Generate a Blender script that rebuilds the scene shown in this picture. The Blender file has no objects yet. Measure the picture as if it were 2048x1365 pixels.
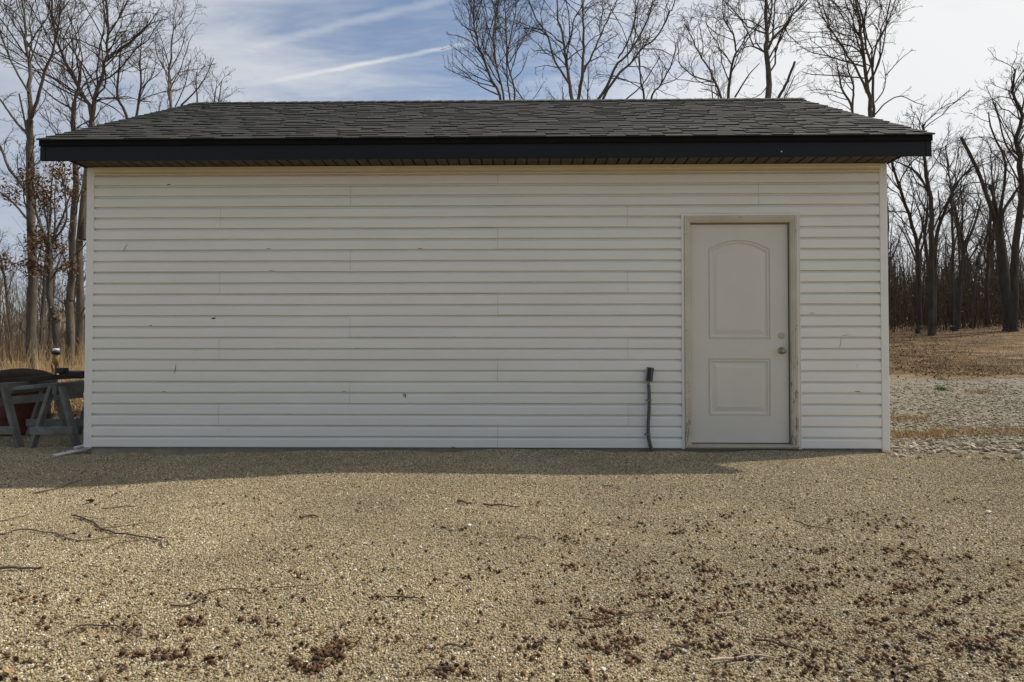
import bpy, bmesh, math, random
import numpy as np
from mathutils import Vector, Matrix
from mathutils.geometry import tessellate_polygon
random.seed(7); RNG = np.random.default_rng(11)
S = bpy.context.scene
C = S.collection
# ------------------------------------------------------------------ camera
CAM = (0.390, -6.205, 0.838); YAW = -0.0191; PITCH = 0.0212; FPX = 1353.2
cd = bpy.data.cameras.new('camera'); cam = bpy.data.objects.new('camera', cd); C.objects.link(cam)
cam.location = CAM; cam.rotation_euler = (math.pi/2 + PITCH, 0.0, -YAW)
cd.sensor_fit = 'HORIZONTAL'; cd.sensor_width = 36.0; cd.lens = FPX/2048*36
cd.clip_start = 0.05; cd.clip_end = 6000
S.camera = cam
S.cycles.max_bounces = 6; S.cycles.diffuse_bounces = 3; S.cycles.glossy_bounces = 2; S.cycles.transmission_bounces = 2
S.cycles.adaptive_threshold = 0.02
# ------------------------------------------------------------------ sun, sky, exposure
SUN_EL, SUN_AZ = math.radians(52.0), math.radians(66.5)          # azimuth from +y (away from camera) towards +x (right)
sd = Vector((math.cos(SUN_EL)*math.sin(SUN_AZ), math.cos(SUN_EL)*math.cos(SUN_AZ), math.sin(SUN_EL)))
ld = bpy.data.lights.new('sun', 'SUN'); sun = bpy.data.objects.new('sun', ld); C.objects.link(sun)
ld.energy = 4.3; ld.angle = math.radians(0.8); ld.color = (1.0, 0.93, 0.80)
sun.rotation_euler = (-sd).to_track_quat('-Z', 'Y').to_euler()
S.view_settings.view_transform = 'Standard'; S.view_settings.look = 'None'
S.view_settings.exposure = 0.10; S.view_settings.gamma = 1.0; S.view_settings.use_curve_mapping = False

def fwd_basis():
    cy, sy = math.cos(YAW), math.sin(YAW); cp, sp = math.cos(PITCH), math.sin(PITCH)
    f = np.array([sy*cp, cy*cp, sp]); r = np.array([cy, -sy, 0.0]); u = np.cross(r, f)
    return r, u, f
_R, _U, _F = fwd_basis()
def ray(px, py):
    return _F + _R*(px-1024)/FPX - _U*(py-682.5)/FPX
def at(px, py, Y):
    d = ray(px, py); t = (Y-CAM[1])/d[1]
    return np.array(CAM)+d*t

w = bpy.data.worlds.new('World'); S.world = w; w.use_nodes = True
nt = w.node_tree; nt.nodes.clear(); N = nt.nodes.new; L = nt.links.new
def mnode(op, a=None, b=None, c=None, tree=None, clamp=False):
    n = (tree or nt).nodes.new('ShaderNodeMath'); n.operation = op; n.use_clamp = clamp
    for i, v in enumerate((a, b, c)):
        if v is None: continue
        if isinstance(v, (int, float)): n.inputs[i].default_value = v
        else: (tree or nt).links.new(v, n.inputs[i])
    return n.outputs[0]
def smooth(v, lo, hi, tree=None):
    n = (tree or nt).nodes.new('ShaderNodeMapRange'); n.interpolation_type = 'SMOOTHSTEP'
    (tree or nt).links.new(v, n.inputs[0]); n.inputs[1].default_value = lo; n.inputs[2].default_value = hi
    return n.outputs[0]
out = N('ShaderNodeOutputWorld'); bg = N('ShaderNodeBackground'); L(bg.outputs[0], out.inputs[0])
sky = N('ShaderNodeTexSky'); sky.sky_type = 'NISHITA'; sky.sun_disc = False
sky.sun_elevation = SUN_EL; sky.sun_rotation = SUN_AZ
sky.air_density = 1.0; sky.dust_density = 0.9; sky.ozone_density = 1.2; sky.altitude = 250
tc = N('ShaderNodeTexCoord'); nrm = N('ShaderNodeVectorMath'); nrm.operation = 'NORMALIZE'; L(tc.outputs['Generated'], nrm.inputs[0])
D = nrm.outputs[0]
sep = N('ShaderNodeSeparateXYZ'); L(D, sep.inputs[0])
zz = mnode('ADD', mnode('MAXIMUM', sep.outputs[2], 0.0), 0.16)
comb = N('ShaderNodeCombineXYZ'); L(mnode('DIVIDE', sep.outputs[0], zz), comb.inputs[0]); L(mnode('DIVIDE', sep.outputs[1], zz), comb.inputs[1])
def wnoise(scale, detail, rough, dist, loc=(0, 0, 0), sc=(1, 1, 1), rot=(0, 0, 0)):
    m = N('ShaderNodeMapping'); m.inputs['Location'].default_value = loc; m.inputs['Scale'].default_value = sc; m.inputs['Rotation'].default_value = rot
    L(comb.outputs[0], m.inputs[0])
    n = N('ShaderNodeTexNoise'); n.inputs['Scale'].default_value = scale; n.inputs['Detail'].default_value = detail
    n.inputs['Roughness'].default_value = rough; n.inputs['Distortion'].default_value = dist; L(m.outputs[0], n.inputs[0])
    return n.outputs[0]
def dotv(v):
    n = N('ShaderNodeVectorMath'); n.operation = 'DOT_PRODUCT'; L(D, n.inputs[0]); n.inputs[1].default_value = tuple(v)
    return n.outputs['Value']
n1 = wnoise(1.1, 5, 0.58, 0.9, (3.1, 1.7, 0), (1, 1.5, 1), (0, 0, 0.5))
n2 = wnoise(4.2, 5, 0.62, 0.5, (0.4, 5.2, 0), (0.7, 2.4, 1), (0, 0, 0.25))
bank_r = smooth(dotv((0.93, 0.2, 0.3)), 0.22, 0.66)              # a thin veil of cloud spread round the sun
bank_l = smooth(dotv((-0.93, 0.3, 0.2)), 0.40, 0.72)             # and a thinner one low on the other side
dens = mnode('ADD', mnode('MULTIPLY', n1, 0.95), mnode('MULTIPLY', n2, 0.55))
dens = mnode('ADD', dens, mnode('ADD', mnode('MULTIPLY', bank_r, 0.62), mnode('MULTIPLY', bank_l, 0.42)))
cl = smooth(dens, 0.62, 1.36)
# two contrails: great circles of the sky
def contrail(p0, p1, width, amt, k):
    a = ray(*p0); b = ray(*p1); a = a/np.linalg.norm(a); b = b/np.linalg.norm(b)
    n = np.cross(a, b); n /= np.linalg.norm(n); e = b-a*np.dot(a, b); e /= np.linalg.norm(e)
    wob = mnode('MULTIPLY', mnode('SUBTRACT', wnoise(18, 2, 0.6, 0, (k, 0, 0)), 0.5), width*1.0)
    d = mnode('ABSOLUTE', mnode('ADD', dotv(n), wob))
    ln = dotv(e); L1 = float(np.dot(b, e))
    m = mnode('MULTIPLY', smooth(ln, -0.03, L1*0.45), mnode('SUBTRACT', 1.0, smooth(ln, L1*0.93, L1*1.12)))
    m = mnode('MULTIPLY', m, mnode('GREATER_THAN', dotv((a+b)/2), 0.0))
    g = mnode('SUBTRACT', 1.0, smooth(d, 0.0, width))
    g = mnode('MULTIPLY', g, mnode('ADD', 0.45, wnoise(9, 2, 0.6, 0, (0, k, 0))))
    return mnode('MULTIPLY', mnode('MULTIPLY', g, m), amt)
ct = mnode('ADD', contrail((500, 172), (925, 90), 0.0046, 0.46, 2.0), contrail((430, 112), (900, -4), 0.0085, 0.24, 7.0))
cov = mnode('MINIMUM', mnode('ADD', mnode('ADD', mnode('MULTIPLY', cl, 0.88), 0.04), ct), 0.97)
sunv = smooth(dotv(sd), -0.2, 1.0)
ccol = N('ShaderNodeMixRGB'); L(sunv, ccol.inputs[0]); ccol.inputs[1].default_value = (4.1, 4.45, 5.2, 1); ccol.inputs[2].default_value = (8.6, 8.5, 8.3, 1)
mix = N('ShaderNodeMixRGB'); L(cov, mix.inputs[0]); L(sky.outputs[0], mix.inputs[1]); L(ccol.outputs[0], mix.inputs[2])
L(mix.outputs[0], bg.inputs[0]); bg.inputs[1].default_value = 0.108

# ------------------------------------------------------------------ ground height
def sst(v, a, b):
    t = np.clip((np.asarray(v, float)-a)/(b-a), 0, 1); return t*t*(3-2*t)
def zg(x, y):
    x = np.asarray(x, float); y = np.asarray(y, float)
    xr = sst(x, -3.0, 7.0)
    lim = 17 + 21*xr
    yy = np.maximum(y-0.6, 0); yy = np.where(yy > lim-4, lim-4+4*np.tanh((yy-lim+4)/4), yy)
    z = -0.032 + (0.040+0.036*xr)*yy
    z = z - (1-xr)*6.0*sst(y, 24, 120)                      # the land falls away behind the left-hand trees
    z = z + 0.6*sst(x, 12, 40)*sst(y, 0, 20)
    z = z - 0.055*sst(-x, 0.4, 4.0) - 0.075*sst(-x, 0.5, 4.2)*sst(-y, 0.0, 1.3)
    z = z + sst(y, -0.5, -0.05)*sst(-y, -0.4, 0.0)*(0.009*np.sin(x*3.1)+0.006*np.sin(x*7.7+1))
    z = z + 0.006*np.sin(x*1.9+0.4)*np.sin(y*2.3+1.1) + 0.004*np.sin(x*5.1)*np.cos(y*4.3)
    return z
def gnd(px, py):
    d = ray(px, py); z = -0.05; p = None
    for _ in range(25):
        t = (z-CAM[2])/d[2] if abs(d[2]) > 1e-6 else 1e3
        if t < 0 or t > 200: t = 60
        p = np.array(CAM)+d*t; z = 0.5*z+0.5*float(zg(p[0], p[1]))
    p[2] = zg(p[0], p[1]); return p

# ------------------------------------------------------------------ helpers
def setp(o, label=None, cat=None, group=None, kind=None):
    if label: o['label'] = label
    if cat: o['category'] = cat
    if group: o['group'] = group
    if kind: o['kind'] = kind
    return o
def empty(name, loc=(0, 0, 0), rz=0):
    o = bpy.data.objects.new(name, None); C.objects.link(o); o.location = loc; o.rotation_euler = (0, 0, rz); o.empty_display_size = 0.1
    return o
def link(name, me, mat=None, parent=None, smooth_=False):
    o = bpy.data.objects.new(name, me); C.objects.link(o)
    if mat is not None and not me.materials: me.materials.append(mat)
    if parent is not None: o.parent = parent
    if smooth_: me.polygons.foreach_set('use_smooth', [True]*len(me.polygons))
    return o
def np_mesh(name, V, F):
    """V (n,3), F list of int arrays (m,k), each with its own k"""
    me = bpy.data.meshes.new(name); V = np.asarray(V, np.float32)
    me.vertices.add(len(V)); me.vertices.foreach_set('co', V.ravel())
    loops = np.concatenate([np.asarray(f, np.int32).ravel() for f in F if len(f)])
    tot = np.concatenate([np.full(len(f), np.asarray(f).shape[1], np.int32) for f in F if len(f)])
    st = np.concatenate([[0], np.cumsum(tot)[:-1]]).astype(np.int32)
    me.loops.add(len(loops)); me.loops.foreach_set('vertex_index', loops)
    me.polygons.add(len(tot)); me.polygons.foreach_set('loop_start', st); me.polygons.foreach_set('loop_total', tot)
    me.update(calc_edges=True); me.validate()
    return me
class MB:
    def __init__(s): s.v = []; s.f = []
    def quad(s, *p):
        b = len(s.v); s.v += [tuple(q) for q in p]; s.f.append(tuple(range(b, b+len(p)))); return s
    def box(s, x0, x1, y0, y1, z0, z1):
        b = len(s.v)
        s.v += [(x0, y0, z0), (x1, y0, z0), (x1, y1, z0), (x0, y1, z0), (x0, y0, z1), (x1, y0, z1), (x1, y1, z1), (x0, y1, z1)]
        s.f += [tuple(b+i for i in q) for q in ((0, 3, 2, 1), (4, 5, 6, 7), (0, 1, 5, 4), (1, 2, 6, 5), (2, 3, 7, 6), (3, 0, 4, 7))]; return s
    def beam(s, p0, p1, wd, ht, up=(0, 0, 1)):
        p0 = Vector(p0); p1 = Vector(p1); t = (p1-p0).normalized(); u = Vector(up)
        a = t.cross(u)
        if a.length < 1e-4: a = t.cross(Vector((1, 0, 0)))
        a.normalize(); c = a.cross(t).normalized(); b = len(s.v)
        for p in (p0, p1):
            for i, j in ((-1, -1), (1, -1), (1, 1), (-1, 1)): s.v.append(tuple(p+a*(wd/2*i)+c*(ht/2*j)))
        s.f += [tuple(b+i for i in q) for q in ((0, 1, 2, 3), (7, 6, 5, 4), (0, 4, 5, 1), (1, 5, 6, 2), (2, 6, 7, 3), (3, 7, 4, 0))]; return s
    def extr(s, prof, x0, x1, n=1, axis='x', caps=True, jit=None):
        """profile of (y,z) drawn along x"""
        b = len(s.v); m = len(prof)
        for i in range(n+1):
            x = x0+(x1-x0)*i/n
            for (y, z) in prof:
                dy, dz = jit(x, z) if jit else (0, 0)
                s.v.append((x, y+dy, z+dz))
        for i in range(n):
            for j in range(m-1):
                s.f.append((b+i*m+j, b+i*m+j+1, b+(i+1)*m+j+1, b+(i+1)*m+j))
        if caps == 'closed':
            for i in range(n): s.f.append((b+i*m+m-1, b+i*m, b+(i+1)*m, b+(i+1)*m+m-1))
            s.f.append(tuple(b+j for j in range(m))[::-1]); s.f.append(tuple(b+n*m+j for j in range(m)))
        return s
    def lathe(s, prof, k=16, M=None):
        b = len(s.v)
        for (r, z) in prof:
            for i in range(k):
                a = 2*math.pi*i/k; p = Vector((r*math.cos(a), r*math.sin(a), z)); s.v.append(tuple(M @ p if M else p))
        for j in range(len(prof)-1):
            for i in range(k): s.f.append((b+j*k+i, b+j*k+(i+1) % k, b+(j+1)*k+(i+1) % k, b+(j+1)*k+i))
        s.f.append(tuple(b+i for i in range(k))[::-1]); s.f.append(tuple(b+(len(prof)-1)*k+i for i in range(k)))
        return s
    def tube(s, pts, rad, k=8):
        V, F = tubes(np.array([pts], float), np.array([rad], float), k); b = len(s.v)
        s.v += [tuple(v) for v in V]; s.f += [tuple(int(b+i) for i in f) for f in F]
        n = len(pts); s.f.append(tuple(b+i for i in range(k))[::-1]); s.f.append(tuple(b+(n-1)*k+i for i in range(k))); return s
    def build(s, name, mat, parent=None, sm=False, bevel=0):
        me = bpy.data.meshes.new(name); me.from_pydata(s.v, [], s.f); me.update()
        bm = bmesh.new(); bm.from_mesh(me); bmesh.ops.recalc_face_normals(bm, faces=bm.faces)
        if bevel: bmesh.ops.bevel(bm, geom=bm.edges[:], offset=bevel, segments=1, affect='EDGES')
        bm.to_mesh(me); bm.free()
        return link(name, me, mat, parent, sm)
def tubes(P, Rd, k):
    """P (B,n,3), Rd (B,n) -> verts, quad faces for B tubes"""
    B, n, _ = P.shape
    T = np.gradient(P, axis=1); T /= np.linalg.norm(T, axis=2, keepdims=True)+1e-9
    ref = np.where(np.abs(T[:, :1, 1:2]) > 0.8, np.array([[[1.0, 0.1, 0.2]]]), np.array([[[0.15, 1.0, 0.1]]]))
    A = np.cross(T, np.broadcast_to(ref, T.shape)); A /= np.linalg.norm(A, axis=2, keepdims=True)+1e-9
    Bn = np.cross(T, A)
    th = 2*np.pi*np.arange(k)/k
    V = P[:, :, None, :] + Rd[:, :, None, None]*(A[:, :, None, :]*np.cos(th)[None, None, :, None]+Bn[:, :, None, :]*np.sin(th)[None, None, :, None])
    base = (np.arange(B)*n*k)[:, None, None]; i = np.arange(n-1)[None, :, None]; j = np.arange(k)[None, None, :]
    f0 = base+i*k+j; f1 = base+i*k+(j+1) % k
    F = np.stack([f0, f1, f1+k, f0+k], axis=-1).reshape(-1, 4)
    return V.reshape(-1, 3), F

# ------------------------------------------------------------------ materials
def newmat(name):
    m = bpy.data.materials.new(name); m.use_nodes = True; t = m.node_tree
    b = t.nodes['Principled BSDF']; return m, t, b
def tnoise(t, scale, detail=4, rough=0.55, dist=0, vec=None, sc=None):
    n = t.nodes.new('ShaderNodeTexNoise'); n.inputs['Scale'].default_value = scale; n.inputs['Detail'].default_value = detail
    n.inputs['Roughness'].default_value = rough; n.inputs['Distortion'].default_value = dist
    if vec is None:
        g = t.nodes.new('ShaderNodeNewGeometry'); vec = g.outputs['Position']
    if sc:
        mp = t.nodes.new('ShaderNodeMapping'); mp.inputs['Scale'].default_value = sc; t.links.new(vec, mp.inputs[0]); vec = mp.outputs[0]
    t.links.new(vec, n.inputs['Vector']); return n.outputs[0]
def tramp(t, fac, stops, interp='LINEAR'):
    r = t.nodes.new('ShaderNodeValToRGB'); r.color_ramp.interpolation = interp; e = r.color_ramp.elements
    while len(e) < len(stops): e.new(0.5)
    for i, (p, c) in enumerate(stops): e[i].position = p; e[i].color = (*c, 1)
    t.links.new(fac, r.inputs[0]); return r.outputs[0]
def tmix(t, fac, a, b, mode='MIX'):
    n = t.nodes.new('ShaderNodeMixRGB'); n.blend_type = mode
    for i, v in enumerate((fac, a, b)):
        if isinstance(v, (int, float)): n.inputs[i].default_value = v
        elif isinstance(v, tuple): n.inputs[i].default_value = (*v, 1)
        else: t.links.new(v, n.inputs[i])
    return n.outputs[0]
def tbump(t, b, h, strength, dist):
    n = t.nodes.new('ShaderNodeBump'); n.inputs['Strength'].default_value = strength; n.inputs['Distance'].default_value = dist
    t.links.new(h, n.inputs['Height']); t.links.new(n.outputs[0], b.inputs['Normal'])
def simple(name, c1, c2, scale=6.0, rough=0.7, bump=0.2, bdist=0.004, bscale=None, sc=None, metal=0, objrand=0.0, local=False, spec=0.5):
    m, t, b = newmat(name)
    vec = None
    if local:
        tcn = t.nodes.new('ShaderNodeTexCoord'); vec = tcn.outputs['Object']
    n = tnoise(t, scale, 5, 0.6, 0.2, vec, sc)
    col = tramp(t, n, [(0.3, c1), (0.7, c2)])
    if objrand:
        oi = t.nodes.new('ShaderNodeObjectInfo'); f = mnode('ADD', mnode('MULTIPLY', oi.outputs['Random'], 2*objrand, tree=t), 1-objrand, tree=t)
        cc = t.nodes.new('ShaderNodeCombineXYZ'); [t.links.new(f, cc.inputs[i]) for i in range(3)]
        col = tmix(t, 1.0, col, cc.outputs[0], 'MULTIPLY')
    t.links.new(col, b.inputs['Base Color']); b.inputs['Roughness'].default_value = rough; b.inputs['Metallic'].default_value = metal
    b.inputs['Specular IOR Level'].default_value = spec
    if bump: tbump(t, b, tnoise(t, bscale or scale*4, 4, 0.6, 0, vec, sc), bump, bdist)
    return m
M = {}
# vinyl: off white, faint wood grain along x, a little dust with no regular form
m, t, b = newmat('vinyl'); M['vinyl'] = m
col = tramp(t, tnoise(t, 1.6, 6, 0.65, 0.4, sc=(0.6, 1, 2.2)), [(0.3, (0.72, 0.70, 0.635)), (0.72, (0.785, 0.77, 0.71))])
dirt = smooth(tnoise(t, 7.0, 7, 0.7, 0.6, sc=(0.35, 1, 1.6)), 0.60, 0.80, t)
col = tmix(t, mnode('MULTIPLY', dirt, 0.22, tree=t), col, (0.42, 0.38, 0.31))
t.links.new(col, b.inputs['Base Color']); b.inputs['Roughness'].default_value = 0.52; b.inputs['Specular IOR Level'].default_value = 0.35
tbump(t, b, tnoise(t, 60, 4, 0.6, 0.4, sc=(0.05, 1, 1.6)), 0.10, 0.0015)
M['trim_vinyl'] = simple('trim_vinyl', (0.72, 0.695, 0.64), (0.78, 0.755, 0.70), 3, 0.5, 0.06, 0.001)
M['frieze'] = simple('frieze', (0.62, 0.55, 0.42), (0.68, 0.61, 0.48), 2, 0.5, 0.05, 0.001)
M['fascia'] = simple('fascia', (0.0085, 0.0100, 0.0120), (0.0125, 0.0140, 0.0165), 3, 0.55, 0.15, 0.002, 60, sc=(0.06, 1, 1), spec=0.22)
M['drip'] = simple('drip', (0.004, 0.004, 0.0045), (0.006, 0.006, 0.0065), 5, 0.6, 0.05, spec=0.1)
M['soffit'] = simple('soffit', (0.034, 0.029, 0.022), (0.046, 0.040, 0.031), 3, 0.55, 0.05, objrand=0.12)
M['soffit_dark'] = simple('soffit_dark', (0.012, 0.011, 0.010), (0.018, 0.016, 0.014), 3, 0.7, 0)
M['concrete'] = simple('concrete', (0.22, 0.19, 0.14), (0.34, 0.30, 0.23), 7, 0.9, 0.4, 0.004, 50)
M['wood_core'] = simple('wood_core', (0.3, 0.25, 0.18), (0.35, 0.3, 0.2), 4, 0.9, 0)
m, t, b = newmat('shingle'); M['shingle'] = m
oi = t.nodes.new('ShaderNodeObjectInfo'); at_ = t.nodes.new('ShaderNodeAttribute'); at_.attribute_name = 'rnd'
rnd = mnode('FRACT', mnode('ADD', oi.outputs['Random'], at_.outputs['Fac'], tree=t), tree=t)
c0 = tramp(t, rnd, [(0.0, (0.024, 0.025, 0.025)), (0.4, (0.038, 0.038, 0.036)), (0.75, (0.032, 0.033, 0.034)), (1.0, (0.050, 0.049, 0.043))])
gr = tnoise(t, 260, 3, 0.7)
c0 = tmix(t, 1.0, c0, tramp(t, gr, [(0.35, (0.55, 0.55, 0.55)), (0.65, (1.5, 1.48, 1.42))]), 'MULTIPLY')
t.links.new(c0, b.inputs['Base Color']); b.inputs['Roughness'].default_value = 0.92; b.inputs['Specular IOR Level'].default_value = 0.25
tbump(t, b, gr, 0.5, 0.003)
m, t, b = newmat('door_paint'); M['door'] = m
col = tramp(t, tnoise(t, 2.2, 5, 0.6, 0.2), [(0.3, (0.60, 0.565, 0.49)), (0.7, (0.645, 0.61, 0.535))])
t.links.new(col, b.inputs['Base Color']); b.inputs['Roughness'].default_value = 0.55
tbump(t, b, tnoise(t, 40, 5, 0.6, 0.8, sc=(3, 1, 0.25)), 0.12, 0.001)
m, t, b = newmat('weathered_paint'); M['mould'] = m
col = tramp(t, tnoise(t, 3, 4, 0.6), [(0.3, (0.47, 0.43, 0.335)), (0.7, (0.56, 0.52, 0.425))])
gn = t.nodes.new('ShaderNodeNewGeometry'); sp_ = t.nodes.new('ShaderNodeSeparateXYZ'); t.links.new(gn.outputs['Position'], sp_.inputs[0])
pl = mnode('ADD', tnoise(t, 9, 6, 0.72, 1.2, sc=(4, 1, 0.8)), mnode('MULTIPLY', mnode('SUBTRACT', 0.75, sp_.outputs[2], tree=t), 0.13, tree=t), tree=t)
peel = smooth(pl, 0.58, 0.62, t)
col = tmix(t, mnode('MULTIPLY', peel, 0.8, tree=t), col, (0.20, 0.155, 0.10))
t.links.new(col, b.inputs['Base Color']); b.inputs['Roughness'].default_value = 0.75; tbump(t, b, peel, -0.4, 0.002)
M['nickel'] = simple('nickel', (0.27, 0.24, 0.18), (0.34, 0.30, 0.24), 10, 0.38, 0, metal=1)
M['plug'] = simple('plug', (0.40, 0.365, 0.28), (0.44, 0.40, 0.31), 10, 0.5, 0)
M['brass_dark'] = simple('brass_dark', (0.10, 0.085, 0.06), (0.16, 0.14, 0.10), 10, 0.45, 0, metal=0.7)
M['sill'] = simple('sill', (0.33, 0.29, 0.22), (0.45, 0.40, 0.31), 9, 0.6, 0.1, 0.002, sc=(0.3, 1, 1))
M['black'] = simple('black', (0.010, 0.010, 0.009), (0.020, 0.018, 0.016), 12, 0.6, 0)
M['crackmat'] = simple('crack_dark', (0.03, 0.026, 0.02), (0.09, 0.075, 0.055), 40, 0.9, 0)
M['seam'] = simple('seam_strip', (0.33, 0.31, 0.27), (0.43, 0.405, 0.36), 9, 0.9, 0)  # darker tone for the thin strips laid over the siding panel joints
M['pvc'] = simple('pvc_grey', (0.055, 0.058, 0.062), (0.085, 0.088, 0.092), 8, 0.5, 0.1, 0.002)
M['box_metal'] = simple('box_metal', (0.19, 0.18, 0.15), (0.27, 0.255, 0.215), 14, 0.5, 0.1, 0.001, metal=0.3)
M['grey_wood'] = simple('grey_wood', (0.085, 0.080, 0.072), (0.23, 0.222, 0.205), 5, 0.9, 0.6, 0.006, 22, sc=(1.0, 1.0, 1.0), objrand=0.15)
M['dark_wood'] = simple('dark_wood', (0.020, 0.016, 0.012), (0.055, 0.043, 0.033), 6, 0.9, 0.5, 0.006, 24)
M['rust'] = simple('rust_red', (0.055, 0.014, 0.008), (0.12, 0.032, 0.016), 6, 0.85, 0.4, 0.004, 30)
M['lid'] = simple('rusty_lid', (0.010, 0.008, 0.006), (0.045, 0.025, 0.010), 7, 0.8, 0.3, 0.004, 25, spec=0.15)
M['white_vinyl_scrap'] = simple('scrap', (0.48, 0.48, 0.46), (0.62, 0.62, 0.60), 9, 0.6, 0.1)
M['amber'] = simple('amber', (0.16, 0.095, 0.03), (0.30, 0.19, 0.065), 12, 0.35, 0.1)
M['lightgrey'] = simple('lightgrey', (0.6, 0.6, 0.62), (0.72, 0.72, 0.74), 12, 0.4, 0)
# gravel
def gravel_cols(t, fac):
    return tramp(t, fac, [(0.0, (0.060, 0.043, 0.025)), (0.13, (0.21, 0.163, 0.095)), (0.34, (0.46, 0.390, 0.238)), (0.50, (0.41, 0.300, 0.195)), (0.62, (0.31, 0.247, 0.148)), (0.78, (0.59, 0.518, 0.345)), (0.90, (0.25, 0.226, 0.180)), (1.0, (0.84, 0.79, 0.66))])
m, t, b = newmat('ground'); M['ground'] = m
gn = t.nodes.new('ShaderNodeNewGeometry'); pos = gn.outputs['Position']
sp_ = t.nodes.new('ShaderNodeSeparateXYZ'); t.links.new(pos, sp_.inputs[0]); X, Yv = sp_.outputs[0], sp_.outputs[1]
vo = t.nodes.new('ShaderNodeTexVoronoi'); vo.inputs['Scale'].default_value = 145; t.links.new(pos, vo.inputs['Vector'])
vs = t.nodes.new('ShaderNodeSeparateXYZ'); t.links.new(vo.outputs['Color'], vs.inputs[0])
gcol = gravel_cols(t, vs.outputs[0])
patch = tnoise(t, 0.55, 5, 0.6, 0.3)
gcol = tmix(t, 1.0, gcol, tramp(t, patch, [(0.3, (0.84, 0.83, 0.82)), (0.7, (1.10, 1.08, 1.05))]), 'MULTIPLY')
dk = smooth(tnoise(t, 2.6, 6, 0.7, 0.5), 0.60, 0.78, t)
gcol = tmix(t, mnode('ADD', mnode('MULTIPLY', dk, 0.30, tree=t), 0.42, tree=t), gcol, (0.165, 0.122, 0.066))
# crushed limestone beside the shed
vo2 = t.nodes.new('ShaderNodeTexVoronoi'); vo2.inputs['Scale'].default_value = 26; t.links.new(pos, vo2.inputs['Vector'])
vs2 = t.nodes.new('ShaderNodeSeparateXYZ'); t.links.new(vo2.outputs['Color'], vs2.inputs[0])
lcol = tramp(t, vs2.outputs[0], [(0.0, (0.12, 0.098, 0.068)), (0.5, (0.21, 0.182, 0.135)), (1.0, (0.32, 0.29, 0.235))])
wobx = mnode('MULTIPLY', mnode('SUBTRACT', tnoise(t, 0.9, 4, 0.6), 0.5, tree=t), 1.6, tree=t)
lim_m = mnode('MULTIPLY', smooth(mnode('ADD', X, wobx, tree=t), 3.4, 4.4, t), smooth(mnode('ADD', Yv, wobx, tree=t), -0.45, 0.25, t), tree=t)
gcol = tmix(t, lim_m, gcol, lcol)
# dry lawn and leaf litter farther back
lawn = tramp(t, tnoise(t, 1.1, 8, 0.72, 0.8, sc=(0.7, 0.9, 1)), [(0.34, (0.050, 0.032, 0.018)), (0.46, (0.125, 0.078, 0.038)), (0.56, (0.23, 0.148, 0.070)), (0.70, (0.37, 0.265, 0.14))])
lawn = tmix(t, 1.0, lawn, tramp(t, tnoise(t, 24, 5, 0.7), [(0.3, (0.6, 0.6, 0.6)), (0.7, (1.25, 1.22, 1.15))]), 'MULTIPLY')
edge = mnode('MULTIPLY', mnode('SUBTRACT', tnoise(t, 0.7, 6, 0.65), 0.5, tree=t), 7.0, tree=t)
yl = mnode('ADD', Yv, edge, tree=t)
left_m = smooth(X, -3.0, -4.5, t)
lawn_m = mnode('MAXIMUM', smooth(yl, 6.0, 6.9, t), mnode('MULTIPLY', smooth(yl, 2.4, 3.4, t), smooth(mnode('MULTIPLY', X, -1.0, tree=t), 3.2, 4.0, t), tree=t), tree=t)
gcol = tmix(t, lawn_m, gcol, lawn)
litter = tramp(t, tnoise(t, 6, 7, 0.7, 0.5), [(0.3, (0.06, 0.036, 0.02)), (0.55, (0.15, 0.088, 0.046)), (0.75, (0.24, 0.155, 0.085))])
far_m = smooth(yl, 20, 25, t)
gcol = tmix(t, far_m, gcol, litter)
t.links.new(gcol, b.inputs['Base Color']); b.inputs['Roughness'].default_value = 0.93; b.inputs['Specular IOR Level'].default_value = 0.25
h = mnode('ADD', mnode('MULTIPLY', vo.outputs['Distance'], -1.0, tree=t), mnode('MULTIPLY', mnode('MULTIPLY', vo2.outputs['Distance'], -3.0, tree=t), lim_m, tree=t), tree=t)
h = mnode('ADD', h, mnode('MULTIPLY', mnode('MULTIPLY', tnoise(t, 30, 5, 0.7), 4.0, tree=t), lawn_m, tree=t), tree=t)
tbump(t, b, h, 0.85, 0.010)
def randcol(name, stops, rough=0.85, nscale=90, attr=None, spec=0.4, trans=0):
    m, t, b = newmat(name)
    if attr:
        a = t.nodes.new('ShaderNodeAttribute'); a.attribute_name = attr; f = a.outputs['Fac']
    else:
        f = t.nodes.new('ShaderNodeObjectInfo').outputs['Random']
    col = tramp(t, f, stops)
    col = tmix(t, 1.0, col, tramp(t, tnoise(t, nscale, 4, 0.65), [(0.3, (0.74, 0.74, 0.74)), (0.7, (1.2, 1.2, 1.2))]), 'MULTIPLY')
    t.links.new(col, b.inputs['Base Color']); b.inputs['Roughness'].default_value = rough; b.inputs['Specular IOR Level'].default_value = spec
    return m
m, t, b = newmat('pebbles'); M['pebbles'] = m
oi = t.nodes.new('ShaderNodeObjectInfo'); col = gravel_cols(t, oi.outputs['Random'])
pa = tnoise(t, 0.9, 5, 0.62, 0.4, oi.outputs['Location']); pb = tnoise(t, 3.1, 4, 0.65, 0.6, oi.outputs['Location'])
col = tmix(t, 1.0, col, tramp(t, pa, [(0.32, (0.76, 0.75, 0.74)), (0.68, (1.12, 1.10, 1.06))]), 'MULTIPLY')
col = tmix(t, mnode('MULTIPLY', smooth(pb, 0.56, 0.74, t), 0.40, tree=t), col, (0.19, 0.135, 0.08))
t.links.new(col, b.inputs['Base Color']); b.inputs['Roughness'].default_value = 0.85; b.inputs['Specular IOR Level'].default_value = 0.3
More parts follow.
